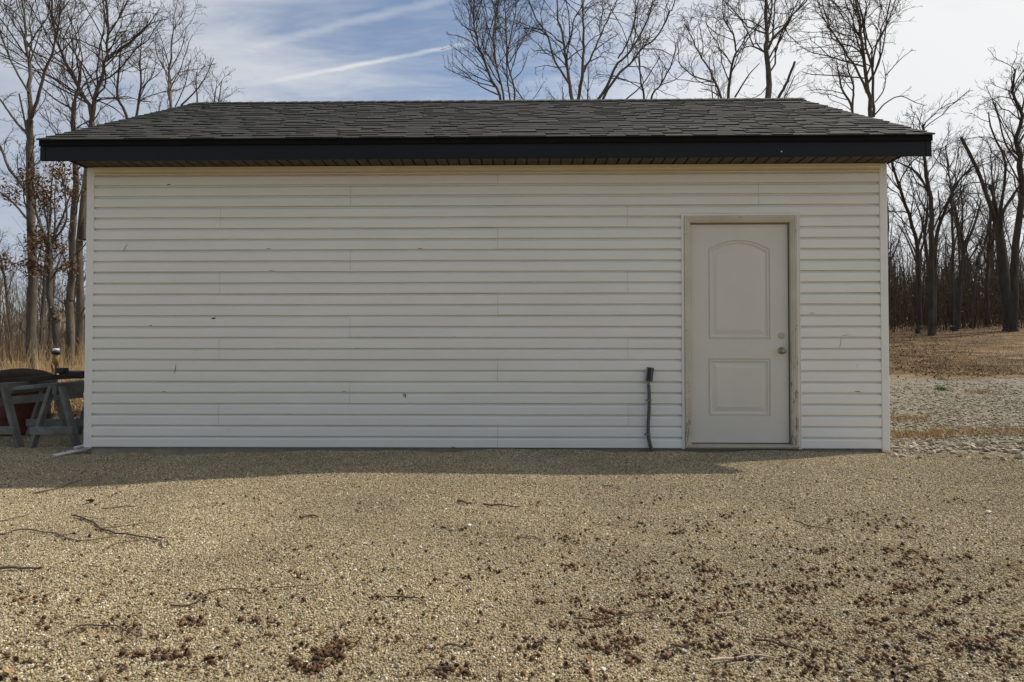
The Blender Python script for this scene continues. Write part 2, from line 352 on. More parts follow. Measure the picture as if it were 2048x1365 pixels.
M['rock'] = randcol('limestone', [(0, (0.17, 0.14, 0.10)), (0.4, (0.26, 0.225, 0.17)), (0.75, (0.33, 0.295, 0.23)), (1, (0.46, 0.42, 0.35))], 0.9, 30)
M['rock_at'] = randcol('limestone_small', [(0, (0.12, 0.096, 0.064)), (0.5, (0.225, 0.193, 0.138)), (1, (0.39, 0.352, 0.28))], 0.9, 30, attr='rnd')
M['stone_grey'] = randcol('stone_grey', [(0, (0.25, 0.22, 0.20)), (0.35, (0.36, 0.30, 0.26)), (0.7, (0.50, 0.46, 0.41)), (1, (0.74, 0.71, 0.66))], 0.8, 60)
M['acorn'] = randcol('acorn_shell', [(0, (0.045, 0.023, 0.011)), (0.35, (0.10, 0.050, 0.022)), (0.7, (0.17, 0.090, 0.040)), (0.9, (0.09, 0.045, 0.024)), (1, (0.25, 0.15, 0.07))], 0.5, 130)
M['cap'] = randcol('acorn_cap_scales', [(0, (0.045, 0.022, 0.011)), (0.5, (0.085, 0.042, 0.020)), (1, (0.15, 0.078, 0.036))], 0.9, 420)
M['litter_at'] = randcol('acorn_litter', [(0, (0.030, 0.016, 0.008)), (0.5, (0.080, 0.040, 0.018)), (1, (0.21, 0.105, 0.042))], 0.8, 200, attr='rnd')
M['twig'] = randcol('twig_bark', [(0, (0.055, 0.038, 0.026)), (0.5, (0.10, 0.07, 0.048)), (1, (0.15, 0.11, 0.08))], 0.9, 120)
M['twig_pale'] = randcol('twig_pale', [(0, (0.30, 0.235, 0.165)), (1, (0.42, 0.34, 0.25))], 0.85, 90)
M['dead_leaf'] = randcol('dead_leaf', [(0, (0.10, 0.05, 0.02)), (0.5, (0.20, 0.10, 0.036)), (1, (0.33, 0.19, 0.07))], 0.75, 60)
M['leaf_at'] = randcol('brown_leaves', [(0, (0.050, 0.026, 0.013)), (0.5, (0.10, 0.050, 0.021)), (1, (0.20, 0.115, 0.05))], 0.8, 20, attr='rnd')
M['bark'] = simple('bark', (0.050, 0.039, 0.029), (0.135, 0.112, 0.086), 5, 0.95, 0.8, 0.02, 26, sc=(1, 1, 0.3), objrand=0.12)
M['bark_dark'] = simple('bark_dark', (0.038, 0.031, 0.024), (0.100, 0.082, 0.064), 5, 0.95, 0.8, 0.02, 26, sc=(1, 1, 0.3), objrand=0.15)
M['twigs_fine'] = simple('fine_twigs', (0.036, 0.028, 0.022), (0.075, 0.058, 0.045), 2, 0.95, 0)
M['brush'] = randcol('brush_stems', [(0, (0.060, 0.042, 0.028)), (0.6, (0.12, 0.085, 0.055)), (1, (0.20, 0.145, 0.09))], 0.95, 8, attr='rnd')
M['drygrass'] = randcol('dry_grass', [(0, (0.21, 0.125, 0.05)), (0.5, (0.36, 0.235, 0.105)), (1, (0.52, 0.39, 0.21))], 0.85, 8, attr='rnd')
M['lawnblade'] = randcol('lawn_blades', [(0, (0.10, 0.055, 0.024)), (0.5, (0.19, 0.115, 0.048)), (1, (0.34, 0.235, 0.115))], 0.9, 8, attr='rnd')
M['greengrass'] = randcol('green_grass', [(0, (0.05, 0.12, 0.02)), (1, (0.11, 0.22, 0.04))], 0.7, 8, attr='rnd')

# ------------------------------------------------------------------ ground sheet
def axis(dense, far):
    a = np.concatenate([np.arange(*d) for d in dense]); return np.unique(np.round(np.concatenate([-np.array(far[0][::-1], float), a, np.array(far[1], float)]), 4))
gx = axis([(-14, -6, 0.5), (-6, 7, 0.125), (7, 40.01, 0.5)], ([2500, 1200, 600, 300, 200, 140, 100, 75, 60, 48, 40, 34, 28, 24, 20, 17], [45, 52, 60, 75, 100, 140, 200, 300, 600, 1200, 2500]))
gy = axis([(-5.5, 4, 0.125), (4, 50.01, 0.5)], ([300, 120, 60, 30, 18, 12, 9, 7.5, 6.5], [55, 62, 70, 80, 95, 110, 130, 160, 200, 260, 400, 800, 1600, 3000]))
GX, GY = np.meshgrid(gx, gy); GZ = zg(GX, GY)
nx, ny = len(gx), len(gy)
ii = (np.arange(ny-1)[:, None]*nx+np.arange(nx-1)[None, :]).ravel()
me = np_mesh('ground', np.stack([GX, GY, GZ], -1).reshape(-1, 3), [np.stack([ii, ii+1, ii+nx+1, ii+nx], -1)])
g = link('ground', me, M['ground'], None, True); setp(g, kind='structure')

# ------------------------------------------------------------------ the shed
W2, DEP, HT = 3.68, 4.88, 2.585
shed = empty('shed', (0, 0, 0)); setp(shed, 'white vinyl sided shed with dark shingled gable roof and one door', 'shed')
MB().box(-W2+0.05, W2-0.05, 0.012, DEP-0.012, -0.30, -0.004).build('foundation', M['concrete'], shed)
core = MB(); xa = W2-0.02
core.box(-xa, 1.90, 0.010, 0.10, 0.0, HT); core.box(2.802, xa, 0.010, 0.10, 0.0, HT); core.box(1.90, 2.802, 0.010, 0.10, 2.046, HT)
core.box(-xa, xa, DEP-0.10, DEP-0.006, 0, HT); core.box(-xa, -xa+0.1, 0.102, DEP-0.102, 0, HT); core.box(xa-0.1, xa, 0.102, DEP-0.102, 0, HT)
RZ, EZ, EY, RY = 4.105, 2.735, -0.36, 2.44       # ridge height, eave height, eave y, ridge y
SL = (RZ-EZ)/(RY-EY); ANG = math.atan(SL)
for s in (-1, 1):
    x0, x1 = sorted((s*xa, s*(xa-0.1)))
    b0 = len(core.v)
    for x in (x0, x1): core.v += [(x, 0.12, HT), (x, DEP-0.12, HT), (x, RY, HT+SL*(RY-0.12)+0.05)]
    core.f += [(b0, b0+1, b0+2), (b0+5, b0+4, b0+3), (b0, b0+3, b0+4, b0+1), (b0+1, b0+4, b0+5, b0+2), (b0+2, b0+5, b0+3, b0)]
core.build('wall_core', M['wood_core'], shed)
# dutch lap profile, two laps per panel (y outwards is negative)
PIT = 0.1010
LAP = [(0.0035, -0.0045), (-0.0190, -0.0040), (-0.0205, -0.001), (-0.0200, 0.0655), (-0.0180, 0.0705), (-0.0120, 0.0755), (-0.0050, 0.0810), (0.0, 0.0880), (0.0035, PIT-0.0045)]
def siding(x0, x1, k, proud=0.0, laps=2, name='siding_panel', xform=None, n=None, top=None):
    mb = MB(); n = n or max(2, int((x1-x0)/0.22)); z0 = k*2*PIT; ph = random.random()*6
    jit = lambda x, z: (0.0006*math.sin(x*2.7+ph+z*9)+0.0004*math.sin(x*7.3+ph*2), 0.0009*math.sin(x*1.3+ph)+0.0006*math.sin(x*4.1+ph*3))
    for l in range(laps):
        prof = [(y-proud, z0+l*PIT+z) for y, z in LAP]
        if top is not None: prof = [(y, z) for y, z in prof if z <= top]
        if len(prof) > 1: mb.extr(prof, x0, x1, n, jit=jit)
    if xform: mb.v = [xform(v) for v in mb.v]
    return mb.build(name, M['vinyl'], shed)
def px_x(px): return float(at(px, 620, -0.017)[0])
JO = {0: [995], 1: [439, 1255], 2: [700]}
xl, xr_, dl, dr = -W2+0.066, W2-0.066, 1.818, 2.888
for k in range(13):
    js = [px_x(p) for p in JO[k % 3]] + ([px_x(1518)] if k == 11 else [])
    z0 = k*2*PIT
    spans = [(xl, xr_)] if z0 > 2.10 else [(xl, dl), (dr, xr_)]
    for (a, bb) in spans:
        cuts = [a]+sorted(j for j in js if a+0.2 < j < bb-0.2)+[bb]
        for i in range(len(cuts)-1):
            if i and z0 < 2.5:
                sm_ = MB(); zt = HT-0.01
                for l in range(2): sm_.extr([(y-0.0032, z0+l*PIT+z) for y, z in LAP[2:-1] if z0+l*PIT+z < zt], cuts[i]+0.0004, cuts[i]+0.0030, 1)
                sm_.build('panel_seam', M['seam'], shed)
            siding(cuts[i]-(0.025 if i else 0), cuts[i+1], k, 0.0020*(i % 2), top=HT-0.008 if k == 12 else None)
    if z0 <= 2.10 < z0+2*PIT:      # the course cut round the door head
        mb = MB(); prof = [(y, z0+PIT+z) for y, z in LAP]
        if z0+PIT > 2.10: mb.extr(prof, dl-0.002, dr+0.002, 4); mb.build('siding_panel', M['vinyl'], shed)
for k in range(21):                # gable ends and back
    z0 = k*2*PIT
    for s in (-1, 1):
        a, bb = 0.066, DEP-0.066
        if z0+2*PIT > HT: o_ = max(0.07, (z0+2*PIT-HT)/SL-0.02); a, bb = o_, DEP-o_
        if bb-a > 0.3: siding(a, bb, k, n=6, xform=(lambda v, s=s: (s*(W2-0.02-v[1]-0.004), v[0], v[2])))
    if k < 13: siding(-W2+0.066, W2-0.066, k, n=6, xform=lambda v: (v[0], DEP-v[1]-0.004, v[2]), top=HT-0.01)
for sx in (-1, 1):
    for (yf, sy) in ((0, -1), (DEP, 1)):
        mb = MB(); x_o = sx*W2; x_i = sx*(W2-0.068); y_o = yf+sy*0.027; y_i = yf-sy*0.05
        top = HT-0.002 if sy < 0 else HT
        bot = -0.012 if sx < 0 else -0.022
        mb.box(min(x_o, x_i), max(x_o, x_i), min(y_o, yf+sy*0.001), max(y_o, yf+sy*0.001), bot, top)
        mb.box(min(x_o, sx*(W2-0.012)), max(x_o, sx*(W2-0.012)), min(yf+sy*0.001, y_i), max(yf+sy*0.001, y_i), bot, top)
        mb.build('corner_post', M['trim_vinyl'], shed, bevel=0.003)
fr = MB().extr([(-0.004, 2.508), (-0.030, 2.512), (-0.033, 2.520), (-0.026, 2.528), (-0.024, 2.545), (-0.036, 2.553), (-0.038, HT-0.004), (-0.004, HT-0.004)], -W2+0.069, W2-0.069, 6, caps='closed')
fr.build('frieze_trim', M['frieze'], shed)
# eaves: fascia, drip edge, soffit strips
XF, XS, FY, FZ = 3.900, 3.915, -0.33, 2.560
for s, y0 in ((1, FY), (-1, DEP-FY)):
    yy = sorted((y0, y0+s*0.022))
    MB().box(-XF, XF, yy[0], yy[1], FZ, EZ-0.006).build('fascia', M['fascia'], shed, bevel=0.002)
    y2 = sorted((y0-s*0.016, y0-s*0.003))
    MB().box(-XF-0.004, XF+0.004, y2[0], y2[1], EZ-0.046, EZ+0.004).build('drip_edge', M['drip'], shed)
    y3 = sorted((y0-s*0.0045, y0-s*0.001))
    for sx in (-1, 1):
        x3 = sorted((sx*XF, sx*(XF-0.045))); MB().box(x3[0], x3[1], y3[0], y3[1], FZ+0.001, EZ-0.048).build('fascia_corner', M['fascia'], shed)
n = 72; ws = 2*(W2)/n
for i in range(n):
    x0 = -W2+i*ws; hh = random.uniform(-0.0012, 0.0012)
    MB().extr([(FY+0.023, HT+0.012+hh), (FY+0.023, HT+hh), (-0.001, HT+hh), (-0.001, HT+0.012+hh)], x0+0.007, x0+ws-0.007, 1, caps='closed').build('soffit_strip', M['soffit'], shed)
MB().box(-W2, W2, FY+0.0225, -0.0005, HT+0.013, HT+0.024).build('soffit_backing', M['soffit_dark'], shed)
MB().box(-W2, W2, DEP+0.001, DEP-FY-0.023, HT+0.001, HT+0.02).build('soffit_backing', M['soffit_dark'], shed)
for s in (-1, 1):
    x0, x1 = sorted((s*(W2-0.001), s*(W2+0.012)))
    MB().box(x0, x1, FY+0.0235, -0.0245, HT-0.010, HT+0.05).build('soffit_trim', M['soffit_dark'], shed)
# rake boards and gable soffits
for s in (-1, 1):
    for side in (0, 1):
        yA, yB = (FY+0.024, RY-0.001) if side == 0 else (DEP-FY-0.024, RY+0.001)
        f = lambda y: EZ-0.020+SL*(y-EY if side == 0 else (2*RY-EY)-y)
        mb = MB(); b0 = 0
        for x in (s*XF, s*(XF-0.022)):
            mb.v += [(x, yA, f(yA)-0.150), (x, yB, f(yB)-0.150), (x, yB, f(yB)), (x, yA, f(yA))]
        mb.f += [(0, 1, 2, 3), (7, 6, 5, 4), (0, 4, 5, 1), (1, 5, 6, 2), (2, 6, 7, 3), (3, 7, 4, 0)]
        mb.build('rake_board', M['fascia'], shed)
        mb = MB()
        for x in (s*(XF-0.023), s*(W2-0.03)):
            mb.v += [(x, yA, f(yA)-0.135), (x, yB, f(yB)-0.135), (x, yB, f(yB)-0.125), (x, yA, f(yA)-0.125)]
        mb.f += [(0, 1, 2, 3), (7, 6, 5, 4), (0, 4, 5, 1), (1, 5, 6, 2), (2, 6, 7, 3), (3, 7, 4, 0)]
        mb.build('gable_soffit', M['soffit'], shed)
# roof: deck, shingles (the lowest courses piece by piece), ridge caps
roof = MB()
roof.v += [(-XS+0.01, EY+0.02, EZ-0.004), (XS-0.01, EY+0.02, EZ-0.004), (XS-0.01, RY, RZ-0.012), (-XS+0.01, RY, RZ-0.012), (-XS+0.01, 2*RY-EY-0.02, EZ-0.004), (XS-0.01, 2*RY-EY-0.02, EZ-0.004)]
roof.v += [(x, y, z-0.018) for x, y, z in roof.v]
roof.f += [(0, 1, 2, 3), (3, 2, 5, 4), (9, 8, 7, 6), (10, 11, 8, 9), (0, 6, 7, 1), (4, 5, 11, 10), (1, 7, 8, 2), (2, 8, 11, 5), (3, 9, 6, 0), (4, 10, 9, 3)]
roof = roof.build('roof', M['drip'], shed)
EXPO = 0.1330; SLEN = (RY-EY)/math.cos(ANG); NC = int(SLEN/EXPO)+1
unit = MB(); unit.v = [(0, 0, 0), (1, 0, 0), (1, 1, 0), (0, 1, 0), (0.0, 0, 1), (1.0, 0, 1), (1, 1, 0.25), (0, 1, 0.25)]
unit.f = [(0, 3, 2, 1), (4, 5, 6, 7), (0, 1, 5, 4), (1, 2, 6, 5), (2, 3, 7, 6), (3, 0, 4, 7)]
um = bpy.data.meshes.new('shingle'); um.from_pydata(unit.v, [], unit.f); um.update(); um.materials.append(M['shingle'])
rest_v = []; rest_f = []; rest_r = []; nsh = 0
cs, sn = math.cos(ANG), math.sin(ANG)
for side in (0, 1):
    for i in range(NC):
        s0 = i*EXPO; x = -XS-random.uniform(0, 0.0); hgt = min(EXPO*1.35, SLEN-s0+0.02)
        if hgt < 0.04: continue
        thick = True
        while x < XS-1e-6:
            wd = random.choice((0.11, 0.14, 0.17, 0.20, 0.25, 0.31)); x1 = min(XS, x+wd)
            if XS-x1 < 0.07: x1 = XS
            th = 0.0148+random.uniform(-.001, .001) if thick else 0.0085+random.uniform(-.001, .001)
            ds = random.uniform(-0.0012, 0.0012) - (0.003 if thick else 0.0)
            if random.random() < 0.72: thick = not thick
            s = s0+ds
            if side == 0 and nsh < 300:
                o = bpy.data.objects.new('shingle', um); C.objects.link(o); o.parent = roof; nsh += 1
                o.location = (x+0.001, EY+s*cs, EZ+s*sn); o.rotation_euler = (ANG, 0, 0); o.scale = (x1-x-0.002, hgt-ds, th)
            else:
                b0 = len(rest_v)
                for (u, v, ww) in unit.v:
                    X_ = x+0.001+u*(x1-x-0.002); sy = s+v*(hgt-ds); zz_ = ww*th
                    yy_ = EY+sy*cs-zz_*sn; z_ = EZ+sy*sn+zz_*cs
                    rest_v.append((X_, yy_ if side == 0 else 2*RY-yy_, z_))
                rest_f += [tuple(b0+q for q in (f if side == 0 else f[::-1])) for f in unit.f]; rest_r += [random.random()]*8
            x = x1
me = bpy.data.meshes.new('shingles_upper'); me.from_pydata(rest_v, [], rest_f); me.update()
a = me.attributes.new('rnd', 'FLOAT', 'POINT'); a.data.foreach_set('value', rest_r)
setp(link('shingles_upper', me, M['shingle'], roof), kind='stuff')
x = -XS
while x < XS-0.02:
    x1 = min(XS, x+0.145); mb = MB()
    for (xx, lift) in ((x, 0.006), (x1+0.05 if x1 < XS else x1, 0.014)):
        for (dy, dz) in ((-0.14, -0.14*SL), (0, 0), (0.14, -0.14*SL)): mb.v.append((xx, RY+dy, RZ+dz+lift+0.012))
        for (dy, dz) in ((-0.14, -0.14*SL), (0, 0), (0.14, -0.14*SL)): mb.v.append((xx, RY+dy, RZ+dz+lift+0.004))
    mb.f = [(0, 1, 7, 6), (1, 2, 8, 7), (3, 9, 10, 4), (4, 10, 11, 5), (0, 6, 9, 3), (2, 5, 11, 8), (0, 3, 4, 1), (1, 4, 5, 2), (6, 7, 10, 9), (7, 8, 11, 10)]
    mb.build('ridge_cap', M['shingle'], roof); x = x1
# door
DX0, DX1, DZ0, DZ1, DY = 1.906, 2.797, 0.042, 2.040, 0.022
def arch(x0, x1, z0, z1, rise, n=14):
    pts = [(x0, z0), (x1, z0)]
    if rise <= 0: return pts+[(x1, z1), (x0, z1)]
    xm = (x0+x1)/2; hw = (x1-x0)/2
    return pts+[(xm+hw*math.cos(math.pi*i/n)*1.0, z1-rise+rise*(1-(math.cos(math.pi*i/n))**2)) for i in range(n+1)]
def offs(pts, d, x0, x1, z0, z1, rise):
    return arch(x0+d, x1-d, z0+d, z1-d, rise*(1-d*1.2) if rise > 0 else 0)
mb = MB()
panels = [(2.070, 2.634, 0.985, 1.897, 0.085), (2.066, 2.632, 0.281, 0.808, 0.0)]
outer = [(DX0, DZ0), (DX1, DZ0), (DX1, DZ1), (DX0, DZ1)]
holes = [arch(*p) for p in panels]
polys = [[Vector((x, z, 0)) for x, z in outer]]+[[Vector((x, z, 0)) for x, z in h_] for h_ in holes]
flat = [v for p in polys for v in p]
for v in flat: mb.v.append((v.x, DY, v.y))
mb.f += [tuple(f) for f in tessellate_polygon(polys)]
for p in panels:
    prev = None
    for d, dep in ((0, 0), (0.005, 0.009), (0.011, 0.009), (0.015, 0.001), (0.025, 0.001), (0.031, 0.010), (0.046, 0.0115), (0.084, 0.0018), (0.090, 0.0018)):
        ring = offs(None, d, *p); b0 = len(mb.v); mb.v += [(x, DY+dep, z) for x, z in ring]; m_ = len(ring)
        if prev is not None: mb.f += [(prev+i, prev+(i+1) % m_, b0+(i+1) % m_, b0+i) for i in range(m_)]
        prev = b0
    mb.f.append(tuple(prev+i for i in range(m_)))
b0 = len(mb.v)
mb.v += [(x, y, z) for y in (DY, DY+0.04) for x, z in outer]
mb.f += [(b0+i, b0+(i+1) % 4, b0+4+(i+1) % 4, b0+4+i) for i in range(4)]+[(b0+4, b0+5, b0+6, b0+7)]
door = mb.build('door', M['door'], shed); door['label'] = 'cream panelled door with arched upper panel'
RX = Matrix.Rotation(math.pi/2, 4, 'X')
def lathe_front(name, prof, x, z, mat, parent, k=20, y=DY):
    Mx = Matrix.Translation((x, y, z)) @ RX
    return MB().lathe(prof, k, Mx).build(name, mat, parent, True)
lathe_front('knob', [(0.033, 0.0), (0.033, 0.004), (0.030, 0.008), (0.016, 0.011), (0.012, 0.016), (0.012, 0.030), (0.020, 0.036), (0.0265, 0.046), (0.0265, 0.054), (0.022, 0.061), (0.013, 0.064), (0.007, 0.064), (0.006, 0.062)], 2.734, 0.881, M['nickel'], door, 24)
lathe_front('deadbolt_plug', [(0.030, 0.0), (0.030, 0.0025), (0.027, 0.004), (0.005, 0.0042)], 2.733, 1.018, M['plug'], door, 24)
for z in (0.33, 1.10, 1.83):
    MB().beam((DX0-0.004, DY-0.006, z-0.05), (DX0-0.004, DY-0.006, z+0.05), 0.011, 0.011).build('hinge', M['mould'], door)
MB().box(DX1+0.001, DX1+0.006, DY-0.010, DY+0.012, 0.84, 0.92).build('strike_plate', M['brass_dark'], shed)
fm = MB()
MO = [(0.010, 0), (-0.030, 0), (-0.036, 0.006), (-0.036, 0.020), (-0.030, 0.026), (-0.030, 0.040), (-0.022, 0.048), (-0.020, 0.0575), (0.010, 0.0575)]   # (y, distance from outer edge)
frame = empty('door_frame'); frame.parent = shed
mb = MB(); mb.v = []
def jamb(xo, sgn, z0, z1):
    mb = MB(); mm = len(MO)
    for (z, top) in ((z0, False), (z1, True)):
        for (y, d) in MO: mb.v.append((xo+sgn*d, y, z-(d if top else 0)))
    mb.f += [(j, (j+1) % mm, mm+(j+1) % mm, mm+j) for j in range(mm)]+[tuple(range(mm)), tuple(range(2*mm-1, mm-1, -1))]
    return mb.build('jamb', M['mould'], frame)
jamb(1.842, 1, 0.0, 2.1105); jamb(2.864, -1, 0.0, 2.1105)
mb = MB(); mm = len(MO)
for (x, sg) in ((1.8425, 1), (2.8635, -1)):
    for (y, d) in MO: mb.v.append((x+sg*d, y-0.0004, 2.111-d))
mb.f += [(j, (j+1) % mm, mm+(j+1) % mm, mm+j) for j in range(mm)]
mb.build('head_casing', M['mould'], frame)
MB().box(1.900, 1.9035, 0.0115, 0.075, 0.038, 2.05).box(2.7995, 2.803, 0.0115, 0.075, 0.038, 2.05).box(1.9036, 2.7994, 0.0115, 0.075, 2.0425, 2.053).build('door_stop', M['brass_dark'], frame)
MB().box(1.9036, 2.7994, 0.066, 0.072, 0.03, 2.042).build('weather_strip', M['black'], frame)
for (x, z) in ((1.853, 1.94), (1.854, 1.06), (2.848, 1.97), (2.851, 1.11), (2.842, 1.075), (2.853, 0.50), (2.850, 0.11), (2.342, 2.096), (2.360, 2.096)):
    MB().lathe([(0.005, 0), (0.004, 0.0012), (0.001, 0.0015)], 8, Matrix.Translation((x, -0.0362, z)) @ RX).build('nail_hole', M['crackmat'], frame)
MB().extr([(-0.050, 0.000), (-0.052, 0.014), (-0.046, 0.020), (0.0, 0.030), (0.065, 0.036), (0.065, 0.0)], 1.846, 2.860, 3, caps='closed').build('threshold', M['sill'], frame)
jc = MB()
jc.box(1.8165, 1.8410, -0.0235, 0.004, -0.012, 2.138).box(2.8650, 2.8895, -0.0235, 0.004, -0.012, 2.138).box(1.8412, 2.8648, -0.0235, 0.004, 2.1125, 2.138)
for x0, x1 in ((1.8166, 1.822), (2.884, 2.8894)): jc.box(x0, x1, -0.030, -0.0237, -0.011, 2.137)
jc.box(1.8222, 2.8838, -0.030, -0.0237, 2.132, 2.137)
jc.build('j_channel', M['trim_vinyl'], shed)
# chips, cracks and marks in the vinyl
def mark(pts, wpx, y=-0.0222):
    """a ragged dark mark along a pixel path lying on the wall"""
    P = [at(px, py, y) for px, py in pts]; mb = MB(); L_, R_ = [], []
    for i, p in enumerate(P):
        q0 = P[max(0, i-1)]; q1 = P[min(len(P)-1, i+1)]; t_ = q1-q0; t_ /= np.linalg.norm(t_)+1e-9
        nn = np.array([-t_[2], 0, t_[0]]); f = math.sin(math.pi*(i+0.35)/(len(P)-0.3)); ww = wpx*0.78*6.2/1353/2*max(0.25, f)*random.uniform(.7, 1.2)
        L_.append(p+nn*ww); R_.append(p-nn*ww)
    for i in range(len(P)-1): mb.quad(L_[i], L_[i+1], R_[i+1], R_[i])
    b0 = len(mb.v); back = [(v[0], v[1]+0.003, v[2]) for v in mb.v]; mb.v += back
    return mb.build('crack', M['crackmat'], shed)
for pts, wd in [([(334, 370), (337, 369.5), (341, 370)], 3.2), ([(255, 488), (252, 493), (249, 498), (247, 504)], 1.6), ([(533, 498), (537, 497), (541, 498)], 1.6), ([(834, 498), (840, 497.5), (846, 498)], 1.6),
                ([(423, 637), (426, 637.6), (429, 637), (431, 636)], 4.2), ([(298, 652), (301, 651.5), (304, 651)], 1.6), ([(711, 697), (718, 696.5), (724, 694), (727, 693)], 1.5),
                ([(352, 728), (351, 735), (350, 742), (349, 748)], 2.0), ([(201, 738), (200, 745)], 0.9), ([(323, 784), (328, 783), (333, 783.5)], 1.7), ([(684, 784), (688, 783.4), (692, 784)], 1.6),
                ([(897, 674), (904, 673.5), (911, 674.5)], 1.9), ([(1303, 651), (1306, 650.6), (1309, 651)], 1.7), ([(1196, 740), (1201, 739.6), (1206, 740.2)], 2.2), ([(1043, 806), (1047, 806.5), (1051, 807)], 1.4),
                ([(1177, 872), (1182, 872.6), (1188, 873)], 2.2), ([(902, 893), (906, 895), (911, 895.5)], 1.8), ([(1681, 672), (1682, 680), (1681, 690), (1678, 697)], 0.9), ([(1683, 672), (1690, 671), (1699, 670)], 1.0),
                ([(1710, 783), (1715, 783.5), (1721, 784)], 2.6), ([(1619, 627), (1624, 626.5), (1629, 627)], 1.1), ([(1714, 728), (1714.5, 736)], 0.8), ([(538, 542), (542, 541.6), (547, 542)], 1.3), ([(438, 455), (444, 455.5), (450, 455.5)], 1.3)]:
    mark(pts, wd)
mk = [(811.5, 789.2), (809.6, 789.0), (807.6, 789.6), (806.7, 791.4), (807.4, 793.2), (809.4, 793.0), (810.8, 791.6), (811.4, 789.6), (811.2, 793.0), (810.4, 796.4)]
P = [at(px, py, -0.0212) for px, py in mk]
o = MB().tube([tuple(p) for p in P], [0.0032]*len(P), 5).build('pen_mark', M['crackmat'], shed)
for px, py in ((638.5, 288.5), (1563, 303.5)):
    p = at(px, py, FY-0.002); MB().lathe([(0.006, 0), (0.006, 0.001), (0.001, 0.002)], 8, Matrix.Translation(p) @ RX).build('nail_head', M['lightgrey'], shed)

# ------------------------------------------------------------------ conduit on the wall
con = empty('electrical_conduit', (1.53, -0.03, -0.05)); setp(con, 'dark grey electrical conduit with small open box on siding beside door', 'conduit')
inv = Matrix.Translation((-1.53, 0.03, 0.05))
def cpart(mb, name, mat, sm=False, bevel=0):
    mb.v = [tuple(inv @ Vector(v)) for v in mb.v]; return mb.build(name, mat, con, sm, bevel)
pp = [(1297.5, 769.5), (1298.2, 785), (1298.5, 801), (1298.2, 822), (1296.5, 845), (1296.2, 862), (1297.5, 877), (1301, 893), (1305.5, 906), (1308, 916)]
P = [tuple(at(px, py, -0.047)) for px, py in pp]
cpart(MB().tube(P, [0.0150]*4+[0.0155]*6, 12), 'pipe', M['pvc'], True)
for px, py in ((1298.4, 801), (1296, 869)):
    p = at(px, py, -0.05); mb = MB()
    mb.box(p[0]-0.028, p[0]+0.028, -0.030, -0.0185, p[2]-0.006, p[2]+0.006)
    mb.box(p[0]-0.019, p[0]+0.019, -0.066, -0.0305, p[2]-0.005, p[2]+0.005); cpart(mb, 'clamp', M['box_metal'], bevel=0.0015)
rb = Matrix.Translation((1.519, -0.045, 0.664)) @ Matrix.Rotation(math.radians(7), 4, 'Y') @ Matrix.Rotation(math.radians(-24), 4, 'Z')
mb = MB().box(-0.026, 0.026, -0.028, 0.024, -0.066, 0.066); mb.v = [tuple(rb @ Vector(v)) for v in mb.v]; cpart(mb, 'junction_box', M['box_metal'], bevel=0.004)
mb = MB().box(-0.014, 0.022, -0.0315, -0.0285, -0.058, 0.060).box(0.0265, 0.0290, -0.020, 0.020, -0.058, 0.060); mb.v = [tuple(rb @ Vector(v)) for v in mb.v]; cpart(mb, 'box_opening', M['black'])
mb = MB().box(-0.016, 0.010, -0.014, 0.012, -0.080, -0.0665); mb.v = [tuple(rb @ Vector(v)) for v in mb.v]; cpart(mb, 'box_neck', M['box_metal'])
mb = MB().tube([(1.508, -0.046, 0.592), (1.509, -0.047, 0.572), (1.511, -0.047, 0.558)], [0.006]*3, 6); cpart(mb, 'cable', M['black'])

# ------------------------------------------------------------------ sawhorses and junk beside the shed
def rel(mb, o):
    i = Matrix(o.matrix_basis).inverted(); mb.v = [tuple(i @ Vector(v)) for v in mb.v]; return mb
def sawhorse(px_apex, Y, yaw, label):
    a = at(px_apex, 776, Y); gz = float(zg(a[0], Y)); H = a[2]-gz
    o = empty('sawhorse', (a[0], Y, gz), yaw); setp(o, label, 'sawhorse', 'weathered sawhorses beside the shed')
    Ln = 0.95
    MB().box(-0.022, 0.022, 0.0, Ln, H-0.07, H+0.045).build('beam', M['grey_wood'], o, bevel=0.003)
    for y in (0.05, Ln-0.10):
        MB().beam((-0.045, y, H+0.01), (-0.225, y-0.02, -0.02), 0.090, 0.034, (1, 0, 0.3)).build('leg', M['grey_wood'], o, bevel=0.003)
        MB().beam((0.045, y, H+0.01), (0.225, y-0.02, -0.02), 0.034, 0.090, (0, 1, 0)).build('leg', M['grey_wood'], o, bevel=0.003)
        MB().box(-0.215, 0.195, y-0.075, y-0.045, 0.135, 0.215).build('crossbar', M['grey_wood'], o, bevel=0.003)
    return o
sawhorse(108, 0.52, 0.10, 'weathered grey sawhorse standing next to the shed corner')
sawhorse(-8, 0.50, 0.06, 'weathered grey sawhorse farther from the shed, cut by the left picture edge')
def plank(name, q0, q1, Y0, Y1, wd, ht, mat, label):
    p0, p1 = at(*q0, Y0), at(*q1, Y1); mid = (p0+p1)/2
    o = MB().beam(tuple(p0-mid), tuple(p1-mid), wd, ht).build(name, mat, None, bevel=0.003); o.location = mid
    return setp(o, label, 'plank', 'planks on the sawhorses')
plank('plank', (-90, 789), (166, 764), 0.55, 1.02, 0.14, 0.038, M['grey_wood'], 'pale grey top plank lying across the two sawhorses')
plank('plank', (-90, 812), (166, 788), 0.58, 1.04, 0.035, 0.085, M['grey_wood'], 'grey board on edge just under the pale top plank')
plank('plank', (-95, 770), (166, 751), 0.74, 1.20, 0.13, 0.055, M['dark_wood'], 'dark wet board lying behind the pale top plank')
c = at(46, 800, 1.55); gz = float(zg(c[0], 1.55)); top = float(at(46, 760, 1.55)[2])
dr_ = empty('steel_drum', (c[0], 1.55, gz)); setp(dr_, 'rust red steel drum standing behind the sawhorses', 'drum')
H = top-gz
